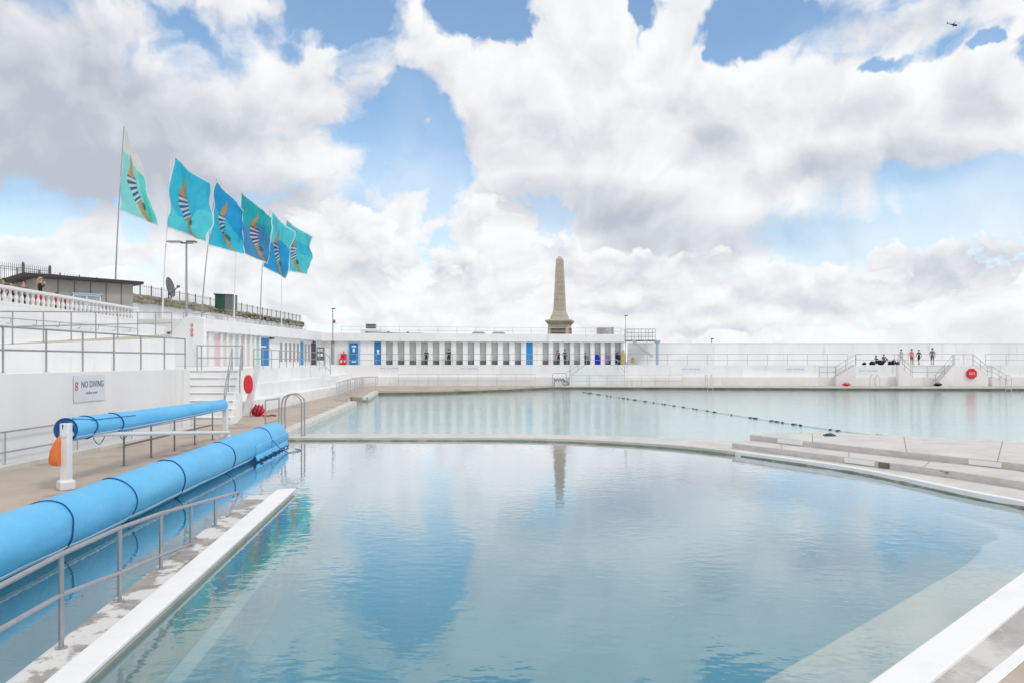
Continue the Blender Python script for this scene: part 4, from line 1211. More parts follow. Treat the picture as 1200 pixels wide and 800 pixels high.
railing('grey railing on the terrace edge at the far right of the pool', [(xat(1155, 81.6), 81.6, TZ), (xat(1300, 81.6), 81.6, TZ)], 1.15, 2.1, (1.0, 0.45), 0.022, GALV)


def stair(px_top, px_bot, z0, z1, Y0, Y1, label, solid_to=None, cap=True):
    """White stair running sideways along the lower wall, with pale treads and a rail on its pool side."""
    xa, xb = xat(px_top, Y0), xat(px_bot, Y0)
    t = thing('stair', label, 'stairs', ((xa + xb) / 2, Y0, 0.3))
    o = t.location
    n = max(3, int(round((z1 - z0) / 0.17)))
    b = MB(); e = MB()
    for k in range(n):
        f0, f1 = k / n, (k + 1) / n
        x0, x1 = xb + (xa - xb) * f0, xb + (xa - xb) * f1
        zt = z0 + (z1 - z0) * (k + 1) / n
        b.box(min(x0, x1), max(x0, x1), Y0, Y1, 0.0, zt)
        e.box(min(x0, x1) + 0.01, max(x0, x1) - 0.01, Y0 - 0.02, Y1 - 0.02, zt + 0.001, zt + 0.02)
    b.build('flight', WHITE, t, origin=o); e.build('tread_edging', PALEC, t, origin=o)
    rl = [Vector((xa + (0.6 if xa > xb else -0.6), Y0 + 0.1, z1 + 1.1)), Vector((xa, Y0 + 0.1, z1 + 1.1)), Vector((xb, Y0 + 0.1, z0 + 1.1)), Vector((xb - (0.35 if xa > xb else -0.35), Y0 + 0.1, z0 + 1.05))]
    MB().tube(rl, 0.024, 6).build('rail', GALV, t, origin=o)
    MB().tube([v - Vector((0, 0, 0.5)) for v in rl], 0.02, 6).build('rail', GALV, t, origin=o)
    for q, zz in ((Vector((xa, Y0 + 0.1, 0)), z1), (Vector((xb, Y0 + 0.1, 0)), z0), (Vector(((xa + xb) / 2, Y0 + 0.1, 0)), (z0 + z1) / 2)):
        MB().cyl((q.x, q.y, zz), (q.x, q.y, zz + 1.1), 0.024, n=8).build('post', GALV, t, origin=o)
    return t


stair(687, 668, 1.22, TZ, 79.9, 80.54, 'left flight of the central white steps below the dark clad pair')
stair(716, 732, 1.22, TZ, 79.9, 80.54, 'right flight of the central white steps below the yellow robe')
tag(MB().prism([(xat(687, 79.9), 79.9), (xat(716, 79.9), 79.9), (xat(716, 80.5), 80.54), (xat(687, 80.5), 80.54)], 0.2, TZ).build('stair_block', WHITE, bevel=0.02, origin=(9.0, 80.2, 0.3)),
    'white solid block between the two central flights of steps', 'block')
stair(1003, 980, 1.22, TZ, 79.9, 80.54, 'white steps descending left of the seated group')
stair(1053, 1068, 1.22, TZ, 79.9, 80.54, 'white steps descending below the standing people')
railing('short railing on the landing below the standing people', [(xat(1069, 80.4), 80.4, 1.22), (xat(1104, 80.4), 80.4, 1.22)], 1.1, 1.6, (1.0, 0.45), 0.022, GALV)
stair(1118, 1097, 0.32, TZ, 79.0, 79.85, 'tall white steps descending left of the red lifebuoy sign')
stair(1141, 1158, 1.22, TZ, 79.0, 79.85, 'white steps descending right of the red lifebuoy sign')
stair(1163, 1180, 0.32, 1.22, 79.0, 79.85, 'lowest white steps at the far right beside the ladder')
tag(MB().box(xat(1118, 79.0), xat(1141, 79.0), 79.0, 80.54, 0.2, TZ).build('stair_block', WHITE, bevel=0.02, origin=(46.5, 79.6, 0.3)),
    'white solid block carrying the red lifebuoy sign', 'block')
railing('grey rail on top of the white block above the red lifebuoy sign', [(xat(1119, 79.1), 79.1, TZ), (xat(1140, 79.1), 79.1, TZ)], 1.1, 1.0, (1.0,), 0.022, GALV)
railing('low pale railing on the deck below the long white wall left of the stairs', [(xat(735, 80.3), 80.2, 0.3), (xat(800, 80.3), 80.2, 0.3)], 1.15, 1.3, (1.0, 0.45), 0.02, PALEMETAL)
railing('low pale railing on the tan deck below the open cubicles', [(xat(467, 80.2), 80.2, 0.3), (xat(560, 80.2), 80.2, 0.3), (xat(627, 80.2), 80.2, 0.3)], 1.2, 2.0, (1.0, 0.45), 0.022, PALEMETAL)
railing('short grey railing below the steps on the seat tier at the right', [(xat(960, 80.7), 80.7, 1.22), (xat(979, 80.7), 80.7, 1.22)], 1.05, 1.0, (1.0, 0.45), 0.022, GALV)
railing('pale railing on the deck below the central steps', [(xat(670, 79.8), 79.75, 0.3), (xat(732, 79.8), 79.75, 0.3)], 1.1, 1.9, (1.0, 0.45), 0.02, PALEMETAL)


# lifebuoy signs
def octagon(b, c, r, y0, y1, mi=0):
    p = [(c[0] + r * math.cos(R(22.5 + 45 * k)), y0, c[2] + r * math.sin(R(22.5 + 45 * k))) for k in range(8)]
    b.extrude(p, None, (0, y1 - y0, 0), mi)


lb = thing('lifebuoy_case', 'red octagonal lifebuoy case on the white block at the right', 'lifebuoy', (xat(1138, 79), 78.98, 0.3))
zc = zat(437.3, 79) - 0.3
b = MB(); octagon(b, (0, 0, zc), 0.56, -0.16, -0.002); b.build('case', RED, lb, bevel=0.03)
text_mesh('lettering', 'SOS', 0.34, WHITETXT, lb, (0, -0.165, zc), (R(90), 0, 0))

# ladders into the main pool
def ladder(px, Y, label, w=0.55, m=PALEMETAL, h=1.15):
    t = thing('pool_ladder', label, 'ladder', (xat(px, Y), Y, 0.3), 0, 'ladders along the far side of the pool')
    for sx in (-w / 2, w / 2):
        MB().tube([(sx, 0.75, 0.0), (sx, 0.75, h * 0.8), (sx, 0.55, h), (sx, 0.15, h), (sx, -0.12, h * 0.75), (sx, -0.12, -1.2)], 0.03, 8).build('rail', m, t)
    for z in (-0.15, -0.45, -0.75):
        MB().box(-w / 2, w / 2, -0.2, -0.06, z, z + 0.04).build('tread', m, t)
    return t


ladder(832, 78.0, 'pale steel ladder on the pool edge below the left end of the plain wall')
ladder(1027, 76.2, 'pale steel ladder on the pool edge below the seated group')
ladder(1181, 75.0, 'pale steel ladder on the pool edge at the far right')

# hoop by the far edge with bikes of bags
hp_ = thing('hoop_rail', 'square hoop rail with dark coiled hoses on the far deck below the obelisk', 'rail', (xat(656, 79.6), 79.9, 0.3))
MB().tube([(-0.72, 0, 0), (-0.72, 0, 1.2), (-0.6, 0, 1.3), (0.6, 0, 1.3), (0.72, 0, 1.2), (0.72, 0, 0)], 0.03, 8).build('hoop', GALV, hp_)
MB().tube([(-0.6 + 0.05 * k, -0.05 + 0.04 * math.sin(k), 0.62 + 0.16 * math.sin(k * 1.1)) for k in range(24)], 0.035, 6).tube([(0.62 + 0.3 * math.cos(k * .5), 0, 0.28 + 0.2 * math.sin(k * .5)) for k in range(13)], 0.03, 6).tube([(-0.55, 0, 0.6), (-0.56, 0, 0.0)], 0.03, 6).build('hose', BLACKF, hp_)


# no diving signs
def nodive(loc, rz, w, h, label, small=True, m=PAPER, txt=NAVYTXT, frame=False, group=None):
    t = thing('no_diving_sign', label, 'sign', loc, rz, group)
    MB().box(-w / 2, w / 2, -0.012, 0.0, 0, h).build('panel', m, t, bevel=0.003)
    text_mesh('lettering', 'NO DIVING', h * (0.34 if small else 0.5), txt, t, (w * 0.085 if small else 0, -0.014, h * (0.64 if small else 0.5)), (R(90), 0, 0), sx=(w * (0.70 if small else 0.9)) / (h * (0.34 if small else 0.5) * 5.2))
    if small:
        b = MB()
        b.tube([(-w * 0.425 + h * 0.07 * math.cos(k * .524), -0.016, h * 0.67 + h * 0.075 * math.sin(k * .524)) for k in range(12)], h * 0.016, 6, closed=True)
        b.tube([(-w * 0.425 + h * 0.07 * math.cos(k * .524), -0.016, h * 0.51 + h * 0.07 * math.sin(k * .524)) for k in range(12)], h * 0.016, 6, closed=True)
        b.build('warning_symbol', REDTXT, t)
        text_mesh('small_lettering', 'shallow water', h * 0.15, GREYTXT, t, (0.06 * w, -0.014, h * 0.33), (R(90), 0, 0), sx=0.9)
    return t


y0s, y1s = 12 * FP / (600 - 85.5), 12 * FP / (600 - 122)
nodive((-11.985, (y0s + y1s) / 2, 1.72), R(90), y1s - y0s, 0.75, 'large pale no diving sign with navy letters on the wall by the blue cover rolls', m=SIGNGREY)
for px, py, lab in ((456.5, 431, 'small pale sign on the seat wall below the first open cubicles'), (550, 431, 'small pale sign on the seat wall below the middle of the open cubicles'),
                    (810, 432, 'small pale sign on the white wall left of centre below the terrace railing'), (932, 432, 'small pale sign on the white wall below the right end of the long railing'),
                    (1018, 434, 'small pale sign on the white wall below the seated group')):
    nodive((xat(px, 81.4), 81.385, zat(py + 3.0, 81.4)), 0, 2.0, 0.5, lab, False, PAPER, mat('faded_violet', (0.40, 0.40, 0.62), 0.6, var=0.1) if px < 460 else bpy.data.materials['faded_violet'])

# ================================================================== LEFT TERRACE RAILINGS AND STAIRS
railing('grey railing at the top of the broad steps before the coloured cubicles', [(-14.35, 35.0, TZ), (-14.35, 38.4, TZ)][:1] + [(xat(236, 35.6), 35.6, TZ), (xat(284, 36.2), 36.2, TZ)], 1.12, 1.25, (1.0, 0.5), 0.026, GALV)
railing('grey railing on the terrace edge before the slit windows', [(-14.62, 43.5, TZ), (-15.3, 60, TZ)], 1.08, 1.9, (1.0, 0.5), 0.025, GALV)


def stair_rail(pts, label, h=0.98, m=GALV):
    pts = [Vector(p) for p in pts]
    t = thing('stair_rail', label, 'handrail', pts[0])
    for p in pts:
        MB().cyl((0, 0, 0), (0, 0, h), 0.026, n=8).build('post', m, t, p - pts[0])
    for k in (1.0, 0.5):
        q = [p - pts[0] + Vector((0, 0, h * k)) for p in pts]
        MB().tube(q, 0.024, 8).build('rail', m, t)
    return t


sz = lambda y: 0.30 + max(0, min(7, (y - 32.3) / 0.42 + 1)) * (TZ - 0.30) / 7
stair_rail([(xat(263, 31.2), 31.2, 0.6), (xat(267.5, 33.2), 33.2, 1.53), (xat(272, 35.1), 35.1, TZ)], 'steel handrail down the middle of the broad white steps')
stair_rail([(xat(281, 33.0), 33.0, 1.5), (xat(282.5, 34.9), 34.9, TZ)], 'steel handrail down the right side of the broad steps behind the white lifebuoy post')
stair_rail([(xat(374, 61.5), 61.5, 1.65), (xat(381, 62.6), 62.6, 1.3), (xat(387, 63.6), 63.6, 0.95)], 'tall grey stair rail below the green noticeboard', 2.2)
sn = MB()
for k in range(3):
    sn.box(-15.1 + 0.42 * k, -15.1 + 0.42 * (k + 1) - 0.004, 57.6, 60.4, 0.5, 2.2 - 0.36 * k)
structure(sn.build('terrace_steps', WHITE, bevel=0.02))

# fence round the pool steps
railing('pale steel fence with close posts beside the pool steps', [(xat(394.5, 48.6), 48.6, 0.3), (-12.3, 58, 0.3), (xat(426.5, 66.5), 66.5, 0.3), (xat(442, 67.5), 67.5, 0.3)], 1.2, 0.95, (1.0, 0.5), 0.026, PALEMETAL, name='fence', cat='fence')
railing('second pale steel rail behind the close posts by the pool steps', [(xat(404, 57.0), 57.0, 0.3), (xat(424, 68.5), 68.5, 0.3), (xat(440, 69.2), 69.2, 0.3)], 1.15, 1.7, (1.0, 0.5), 0.026, PALEMETAL, name='fence', cat='fence')
railing('short steel railing beside the ladder hoops behind the end of the big blue roll', [(xat(311, 28.2), 28.2, 0.3), (xat(327, 29.6), 29.6, 0.3)], 1.12, 2.0, (1.0, 0.6, 0.25), 0.026, STEEL)

# big ladder hoops at the corner of the main pool
ld = thing('pool_ladder', 'pool ladder with two tall steel hoops at the corner beside the big blue roll', 'ladder', (-7.95, 28.0, 0.3))
for dy, dx in ((0.0, 0.0), (0.55, -0.04)):
    pts = [(-0.42 + dx, dy, 0.0), (-0.46 + dx, dy, 0.55), (-0.44 + dx, dy, 1.0)]
    for k in range(9):
        a = math.pi - math.pi * k / 8
        pts.append((-0.08 + dx + 0.36 * math.cos(a), dy, 1.02 + 0.34 * math.sin(a)))
    pts += [(0.28 + dx, dy, 0.9), (0.28 + dx, dy, 0.0), (0.28 + dx, dy, -0.9)]
    MB().tube(pts, 0.028, 10).build('hoop', STEEL, ld)
for z in (-0.2, -0.45, -0.7):
    MB().box(0.2, 0.34, 0.0, 0.55, z, z + 0.04).build('tread', STEEL, ld)

# white leaning post with lifebuoy case
lp = thing('lifebuoy_post', 'white leaning post with a red oval lifebuoy case beside the broad steps', 'lifebuoy', (-12.35, 35.7, 0.3))
ly = 35.7
P0, P1 = dp(290, 486, ly) - lp.location, dp(302.5, 427, ly) - lp.location
P0.z = 0
nrm = Vector((0, 0.12, 0))
b = MB().hexa([P0 + Vector((-0.22, -0.1, 0)), P0 + Vector((0.12, -0.1, 0)), P0 + Vector((0.12, 0.1, 0)), P0 + Vector((-0.22, 0.1, 0)),
               P1 + Vector((-0.12, -0.08, 0)), P1 + Vector((0.1, -0.08, 0)), P1 + Vector((0.1, 0.08, 0)), P1 + Vector((-0.12, 0.08, 0))])
b.build('post', WHITE, lp, bevel=0.02)
cz = dp(293.5, 449.5, ly) - lp.location
b = MB(); vs_ = []
cs = MB()
ring = []
for k in range(20):
    a = 2 * math.pi * k / 20
    ring.append((cz.x + 0.15 * math.cos(a), -0.42 + 0.10 * math.cos(a), cz.z + 0.43 * math.sin(a)))
cs.extrude(ring, None, (0.05, 0.14, 0.0))
cs.build('lifebuoy_case', RED, lp, bevel=0.04)
br = [(cz.x + (p[0] - cz.x) * 1.3 - 0.02, p[1] + 0.17, cz.z + (p[2] - cz.z) * 1.14 + 0.03) for p in ring]
MB().extrude(br, None, (0.0, 0.05, 0.0)).build('backing_board', WHITE, lp, bevel=0.01)

# red rescue bag
rbg = thing('rescue_bag', 'crumpled red bag with dark straps lying at the foot of the white post', 'bag', (xat(302.5, 35.7), 35.7, 0.3))
MB().ball((0, 0, 0.25), 0.32, 18, 12, (0.95, 0.75, 0.82), jit=0.18).build('body', RED, rbg)
for k in range(3):
    a = -0.20 + 0.17 * k
    MB().tube([(a, -0.16, 0.03), (a + 0.03, -0.27, 0.2), (a + 0.10, -0.22, 0.40), (a + 0.08, 0.0, 0.55)], 0.022, 6).build('strap', BLACKF, rbg)
MB().tube([(0.25, -0.1, 0.05), (0.5, -0.15, 0.03), (0.62, 0.0, 0.06), (0.85, -0.05, 0.03)], 0.045, 6).build('cord', RED, rbg)

# ================================================================== COVER ROLLS
def roll(name, label, p, q, r0, r1, loops, seed, flap=True, spiral=0.0, inner=True, rope_r=0.013):
    p, q = Vector(p), Vector(q); d = (q - p); ln = d.length; d.normalize()
    side = d.cross(Vector((0, 0, 1))).normalized()      # to the pool side
    upv = side.cross(d)
    t = thing(name, label, 'pool cover', p)
    nL, nA = 110, 48
    vs, fs = [], []

    def ang(k):
        return 2 * math.pi * k / nA

    def rad(s, a):
        base = r0 + (r1 - r0) * s / ln
        w = mnoise.noise(Vector((s * 0.55 + seed, math.cos(a) * 1.3, math.sin(a) * 1.3))) * 0.05
        w += mnoise.noise(Vector((s * 2.2 + seed, math.cos(a) * 2.5, math.sin(a) * 2.5))) * 0.022
        for c in loops:
            w -= 0.045 * math.exp(-((s - c) / 0.10) ** 2)
        return base * (1 + w)

    def pt(s, a, k=1.0, off=0.0):
        rr = rad(s, a) * k + off
        sag = -0.02 * math.sin(math.pi * s / ln)
        return p + d * s - p + side * (rr * math.cos(a)) + upv * (rr * math.sin(a) + sag)
    for i in range(nL + 1):
        s = ln * i / nL
        for k in range(nA):
            vs.append(pt(s, ang(k)))
    for i in range(nL):
        for k in range(nA):
            fs.append((i * nA + k, i * nA + (k + 1) % nA, (i + 1) * nA + (k + 1) % nA, (i + 1) * nA + k))
    b = MB().add(vs, fs, 0, True)
    # rolled ends: rings stepping inwards
    for s, sg in ((0.0, -1), (ln, 1)):
        ks = [1.0, 0.86, 0.72, 0.58, 0.44, 0.30]
        rv, rf = [], []
        for j, kk in enumerate(ks):
            for k in range(nA):
                rv.append(pt(s, ang(k), kk) + d * (sg * (-0.03 if j % 2 else 0.012) if 0 < j else 0))
        for j in range(len(ks) - 1):
            for k in range(nA):
                rf.append((j * nA + k, j * nA + (k + 1) % nA, (j + 1) * nA + (k + 1) % nA, (j + 1) * nA + k))
        rf.append(tuple((len(ks) - 1) * nA + k for k in range(nA)))
        b.add(rv, rf, 1, False)
    b.build('cover', [BLUECOVER, BLUEDARK], t)
    for c in loops:
        MB().tube([pt(c + 0.05 * math.sin(ang(k) * 2 + c), ang(k), 1.0, 0.012) for k in range(nA)], rope_r, 6, closed=True).build('rope', ROPE, t)
    # outer edge of the sheet, a raised pale seam along the pool side
    a0 = R(-38)
    ev = []
    for i in range(nL + 1):
        s = ln * i / nL
        if flap and s > ln * 0.80:
            break
        for aa, of in ((a0 - 0.085, 0.004), (a0 - 0.06, 0.016), (a0 + 0.05, 0.016), (a0 + 0.09, 0.004)):
            ev.append(pt(s, aa, 1.0, of))
    m = len(ev) // 4
    MB().add(ev, [(i * 4 + k, i * 4 + k + 1, (i + 1) * 4 + k + 1, (i + 1) * 4 + k) for i in range(m - 1) for k in range(3)], 0, True).build('sheet_edge', BLUEPALE, t)
    return t, pt, ln, d, side, upv


big, bpt, bln, bd_, bside, bup = roll('pool_cover_roll', 'large blue rolled pool cover tied with dark ropes floating along the deck in the foreground', (-6.43, 5.6, 0.40), (-7.93, 25.6, 0.40), 0.42, 0.42,
                                      [1.6, 3.6, 5.7, 7.9, 10.4, 14.0, 18.0], 3.0)
# loose frayed end hanging from the far end
fv = []; nF = 60; nD = 10
for i in range(nF + 1):
    s = min(bln, bln * (0.80 + 0.21 * i / nF))
    ov = max(0.0, bln * (0.80 + 0.21 * i / nF) - bln)
    reach = 0.10 * math.sin(math.pi * min(1, 0.12 + 0.80 * i / nF)) ** 0.8 * (0.80 + 0.5 * mnoise.noise(Vector((i * 0.29, 1, 2)))) + 0.07 * random.random()
    if i < 7:
        reach += 0.05 * math.exp(-((i - 3) / 1.6) ** 2)
    a0_ = R(12)
    for j in range(nD + 1):
        f = j / nD
        p_ = bpt(s, a0_ - R(40) * min(1, f * 2), 1.0, 0.014) + bd_ * ov
        g = max(0.0, f - 0.5) * 2
        p_ = p_ + bside * (reach * g * 0.75)
        zt_ = -0.365 + 0.02 * math.sin(i * 0.8 + j)
        p_.z = p_.z * (1 - g) + zt_ * g + 0.05 * math.sin(math.pi * g)
        fv.append(p_)
fo = MB().add(fv, [(i * (nD + 1) + j, i * (nD + 1) + j + 1, (i + 1) * (nD + 1) + j + 1, (i + 1) * (nD + 1) + j) for i in range(nF) for j in range(nD)], 0, True).build('hanging_flap', BLUECOVER, big)
so_ = fo.modifiers.new('thick', 'SOLIDIFY'); so_.thickness = 0.008
ed = [Vector(fv[i * (nD + 1) + nD]) + Vector((0.01 * random.random(), 0, 0.005)) for i in range(nF + 1)]
MB().tube(ed, 0.016, 5).build('frayed_edge', ROPE, big)
e3 = ed[3]
MB().tube([e3, e3 + Vector((0.12, -0.15, -0.01)), e3 + Vector((0.15, -0.45, -0.015))], 0.018, 5).build('rope_end', ROPE, big)
lp_ = [bpt(bln * 0.90, R(5), 1.0, 0.02), bpt(bln * 0.90, R(-18), 1.0, 0.25)] + [Vector((-7.93 + 0.95 + 0.25 * math.sin(k * .5), 23.9 + 0.16 * k, 0.02)) - big.location for k in range(8)]
MB().tube(smooth([tuple(v) for v in lp_], 4), 0.012, 5).build('loose_rope', ROPE, big)

sm, spt, sln, sd_, sside, sup = roll('pool_cover_roll', 'smaller blue rolled cover on white posts beside the no diving wall', (-8.98, 15.45, 1.47), (-9.2, 24.4, 1.47), 0.245, 0.175, [0.75, 1.9], 9.0, False, rope_r=0.014)
MB().tube([spt(0.02, R(62), 1.0, 0.01), spt(0.8, R(40), 1.0, 0.012), spt(2.6, R(34), 1.0, 0.004)], 0.012, 6).build('fold', BLUEDARK, sm)
for k in (0.9, 2.0):
    MB().tube([spt(k + 0.5 * j / 10, R(-70), 1.0, 0.02) + Vector((0, 0, -0.16 * math.sin(math.pi * j / 10))) for j in range(11)], 0.009, 5).build('loose_rope', ROPE, sm)
rf = thing('reel_frame', 'white reel frame of two square posts and a long bar holding the small blue roll', 'frame', (-8.9, 15.3, 0.3))
o_ = rf.location
MB().box(-8.97, -8.80, 15.22, 15.39, 0.3, 1.62).build('post', WHITE_METAL, rf, origin=o_, bevel=0.015)
MB().lathe([(0.2, 0), (0.2, 0.17), (0.16, 0.2)], (-8.885, 15.3, 0.3), 4).build('base_block', WHITE_METAL, rf, origin=o_, bevel=0.02)
MB().box(-9.25, -9.1, 24.5, 24.66, 0.3, 1.6).build('post', WHITE_METAL, rf, origin=o_, bevel=0.015)
MB().lathe([(0.2, 0), (0.2, 0.17), (0.16, 0.2)], (-9.175, 24.58, 0.3), 4).build('base_block', WHITE_METAL, rf, origin=o_, bevel=0.02)
MB().cyl((-8.86, 15.2, 1.41), (-9.05, 24.5, 0.58), 0.055, n=12).build('bar', WHITE_METAL, rf, origin=o_)
MB().cyl((-8.92, 15.4, 1.47), (-9.19, 24.5, 1.47), 0.05, n=12).build('axle', WHITE_METAL, rf, origin=o_)
obg = thing('orange_float', 'orange half round float hanging from the white reel post', 'float', (-9.1, 15.28, 1.0))
vsb = []
prof_ = [(0.0, 0.42), (0.06, 0.38), (0.16, 0.25), (0.235, 0.08), (0.26, -0.08), (0.255, -0.16), (0.2, -0.21), (0.0, -0.22)]
b = MB()
nb_ = 14
for r_, z in prof_:
    for i in range(nb_):
        a = math.pi / 2 + math.pi * i / (nb_ - 1)
        vsb.append((0.16 + r_ * math.cos(a) * 1.0, r_ * math.sin(a) * 0.75, z))
b.add(vsb, [(j * nb_ + i, j * nb_ + i + 1, (j + 1) * nb_ + i + 1, (j + 1) * nb_ + i) for j in range(len(prof_) - 1) for i in range(nb_ - 1)], 0, True)
b.add(vsb, [tuple(j * nb_ for j in range(len(prof_))) + tuple(j * nb_ + nb_ - 1 for j in reversed(range(len(prof_))))], 0, False)
b.build('body', ORANGE, obg)
MB().tube([(0.16, 0, 0.40), (0.19, -0.05, 0.5), (0.2, -0.06, 0.6)], 0.012, 6).build('cord', ROPE, obg)

# ================================================================== LANE ROPE
rope_pts = smooth([(6.4, 71.0, 0.02), (8.6, 59, 0.02), (10.4, 49, 0.02), (12.0, 38.5, 0.02), (13.2, 32.0, 0.02), (13.9, 29.6, 0.02), (14.6, 27.6, 0.02), (13.9, 24.0, 0.3), (13.4, 23.6, 0.48)], 10)
rp = thing('float_line', 'rope with dark floats stretched across the main pool', 'float line', (12.0, 38.5, 0.0))
o_ = rp.location
MB().tube(rope_pts, 0.012, 6).build('rope', GREYC, rp, origin=o_)
acc = 0; nxt = 1.0; ff = None
for i in range(len(rope_pts) - 12):
    a, b_ = Vector(rope_pts[i]), Vector(rope_pts[i + 1]); l = (b_ - a).length
    while nxt < acc + l:
        c = a.lerp(b_, (nxt - acc) / l)
        if ff is None:
            ff = MB().cyl((-0.10, 0, 0), (0.10, 0, 0), 0.045, 0.045, 10).ball((-0.10, 0, 0), 0.045, 10, 6).ball((0.10, 0, 0), 0.045, 10, 6).build('float', FLOATD, rp, c - o_)
        else:
            f2 = dup(ff, rp, c - o_)
            f2.rotation_euler = (0, 0, random.uniform(0, 3))
            k = random.uniform(0.75, 1.15); f2.scale = (k, k, k)
        nxt += random.choice((0.5, 1.0, 1.6, 2.2))
    acc += l
cl = thing('rope_coil', 'small dark coil of floats lying on the curved concrete platform', 'rope', gp(972, 510.5, 0.47))
MB().tube([(0.0 + (0.20 - 0.005 * k) * math.cos(k * .7), (0.13 - 0.003 * k) * math.sin(k * .7), 0.02 + 0.002 * k) for k in range(30)], 0.022, 6).build('coil', FLOATD, cl)

# small things on the far deck
for px, py, m, lab in ((992, 450.5, RED, 'flat red bag lying on the far deck below the steps'), (1094, 451, BLACKF, 'small dark bag at the foot of the tall white steps')):
    q = dp(px, py, 79.4)
    MBo = MB().ball((0, 0, 0.13), 0.3, 12, 8, (1.5, 0.8, 0.5), jit=0.3)
    t = thing('bag', lab, 'bag', (q.x, 79.0 if px > 1000 else 79.4, 0.34))
    if px > 1000:
        t.location.y = 78.6
    MBo.build('body', m, t)
    MB().tube([(-0.25, 0, 0.2), (-0.15, 0, 0.36), (0.15, 0, 0.36), (0.25, 0, 0.2)], 0.02, 6).build('handle', m, t)

# ================================================================== LAMP POST WITH FLOODLIGHTS
LY = 60.0
lt = thing('floodlight_post', 'grey post with two flat floodlights beside the flags', 'lamp post', (xat(218.5, LY), LY, PZ))
hh = zat(285, LY) - PZ
MB().cyl((0, 0, 0), (0, 0, hh), 0.10, 0.07, 12).cyl((0, 0, 0), (0, 0, 0.25), 0.17, n=12).build('pole', GALV, lt)
MB().box(-0.45, 0.55, -0.06, 0.06, hh - 0.05, hh + 0.06).build('crossbar', LAMPGREY, lt, bevel=0.01)
for x0, x1, rx, m in ((-1.45, -0.35, 0.0, LAMPWHITE), (0.05, 0.75, 0.0, LAMPGREY)):
    h_ = MB().box(x0, x1, -0.28, 0.28, hh + 0.04, hh + 0.16).build('floodlight', LAMPGREY if m is LAMPGREY else GALV, lt, bevel=0.03)
    MB().box(x0 + 0.06, x1 - 0.06, -0.24, 0.24, hh + 0.015, hh + 0.039).build('lens', LAMPWHITE, h_)

# ================================================================== FLAGS
SKIN_F = mat('emblem_skin', (0.66, 0.36, 0.14), 0.8, var=0.06, trans=0.25)
NAVY_F = mat('emblem_navy', (0.03, 0.17, 0.34), 0.8, var=0.05, trans=0.2)
PURP_F = mat('emblem_purple', (0.10, 0.06, 0.28), 0.8, var=0.05, trans=0.2)
WHITE_F = mat('flag_hem', (0.78, 0.82, 0.84), 0.8, var=0.03, trans=0.4)
CAP_F = mat('emblem_cap', (0.02, 0.22, 0.24), 0.8, var=0.05, trans=0.2)


def flagmat(n, c):
    return mat(n, tuple(min(0.82, v_ * 1.32 + 0.02) for v_ in c), 0.75, var=0.07, scale=1.3, trans=0.5)


TEALP = flagmat('flag_pale_teal', (0.22, 0.66, 0.64)); GREENISH = flagmat('flag_sea_green', (0.10, 0.56, 0.52)); WHITEF2 = flagmat('flag_white', (0.66, 0.68, 0.67))
CYAN = flagmat('flag_cyan', (0.025, 0.44, 0.66)); CYAN2 = flagmat('flag_light_cyan', (0.07, 0.54, 0.70)); BLUEF = flagmat('flag_blue', (0.005, 0.29, 0.58))
TEAL = flagmat('flag_teal', (0.005, 0.36, 0.40)); SLATE = flagmat('flag_slate_blue', (0.05, 0.24, 0.46))
FLAGS = [
    # base px, base z, pole Y, corners TL TR BR BL (px), materials, picker(u,v)->0/1/2, label
    dict(b=134, z=PZ, Y=55.0, c=[(145.8, 149), (160, 181), (188, 266), (139, 247.5)], m=[TEALP, WHITEF2, GREENISH], pick=lambda u, v: 1 if v < 0.27 + 0.06 * u else (2 if u > 0.66 else 0),
         lab='pale teal and white flag with a striped diver, leftmost of the row', amp=0.16, st=NAVY_F, dx=0.02, dv=0.05),
    dict(b=190, z=PZ, Y=60.0, c=[(201, 180.5), (248, 217), (243, 284), (195.7, 267)], m=[CYAN, CYAN2, BLUEF], pick=lambda u, v: 1 if v > 0.62 + 0.15 * math.sin(u * 5) else 0,
         lab='bright cyan flag with a blue striped diver, second from the left', amp=0.30, st=NAVY_F, dx=0.0, dv=0.02),
    dict(b=236, z=6.0, Y=66.8, c=[(254.4, 211), (286, 246), (284.5, 298.5), (243.8, 288)], m=[CYAN, BLUEF, CYAN2], pick=lambda u, v: 1 if v < 0.36 + 0.30 * u + 0.05 * math.sin(u * 9) else 0,
         lab='blue and cyan flag with a grey striped diver, third from the left', amp=0.28, st=NAVY_F, dx=-0.02, dv=0.0),
    dict(b=274, z=6.0, Y=74.5, c=[(283, 224.5), (322.7, 256.5), (315, 310.5), (277, 294)], m=[SLATE, TEAL, BLUEF], pick=lambda u, v: 1 if v < 0.42 + 0.12 * math.sin(u * 6 + 1) else 0,
         lab='dark teal and slate blue flag with a purple striped diver', amp=0.30, st=PURP_F, dx=0.08, dv=0.0),
    dict(b=304.5, z=6.0, Y=82.3, c=[(317, 247), (343.5, 271), (336, 327.5), (307.5, 313)], m=[CYAN2, BLUEF, CYAN], pick=lambda u, v: 1 if v > 0.48 - 0.15 * u + 0.06 * math.sin(u * 8) else 0,
         lab='light cyan flag with deep blue lower half, fifth from the left', amp=0.28, st=NAVY_F, dx=0.06, dv=0.02),
    dict(b=330, z=6.0, Y=90.0, c=[(334.5, 256.5), (366, 277.5), (361.5, 322), (330, 317)], m=[CYAN2, CYAN, TEALP], pick=lambda u, v: 1 if 0.3 < v < 0.55 and u > 0.4 else 0,
         lab='light cyan rippled flag at the back, rightmost of the row', amp=0.35, st=NAVY_F, dx=0.0, dv=0.0),
]
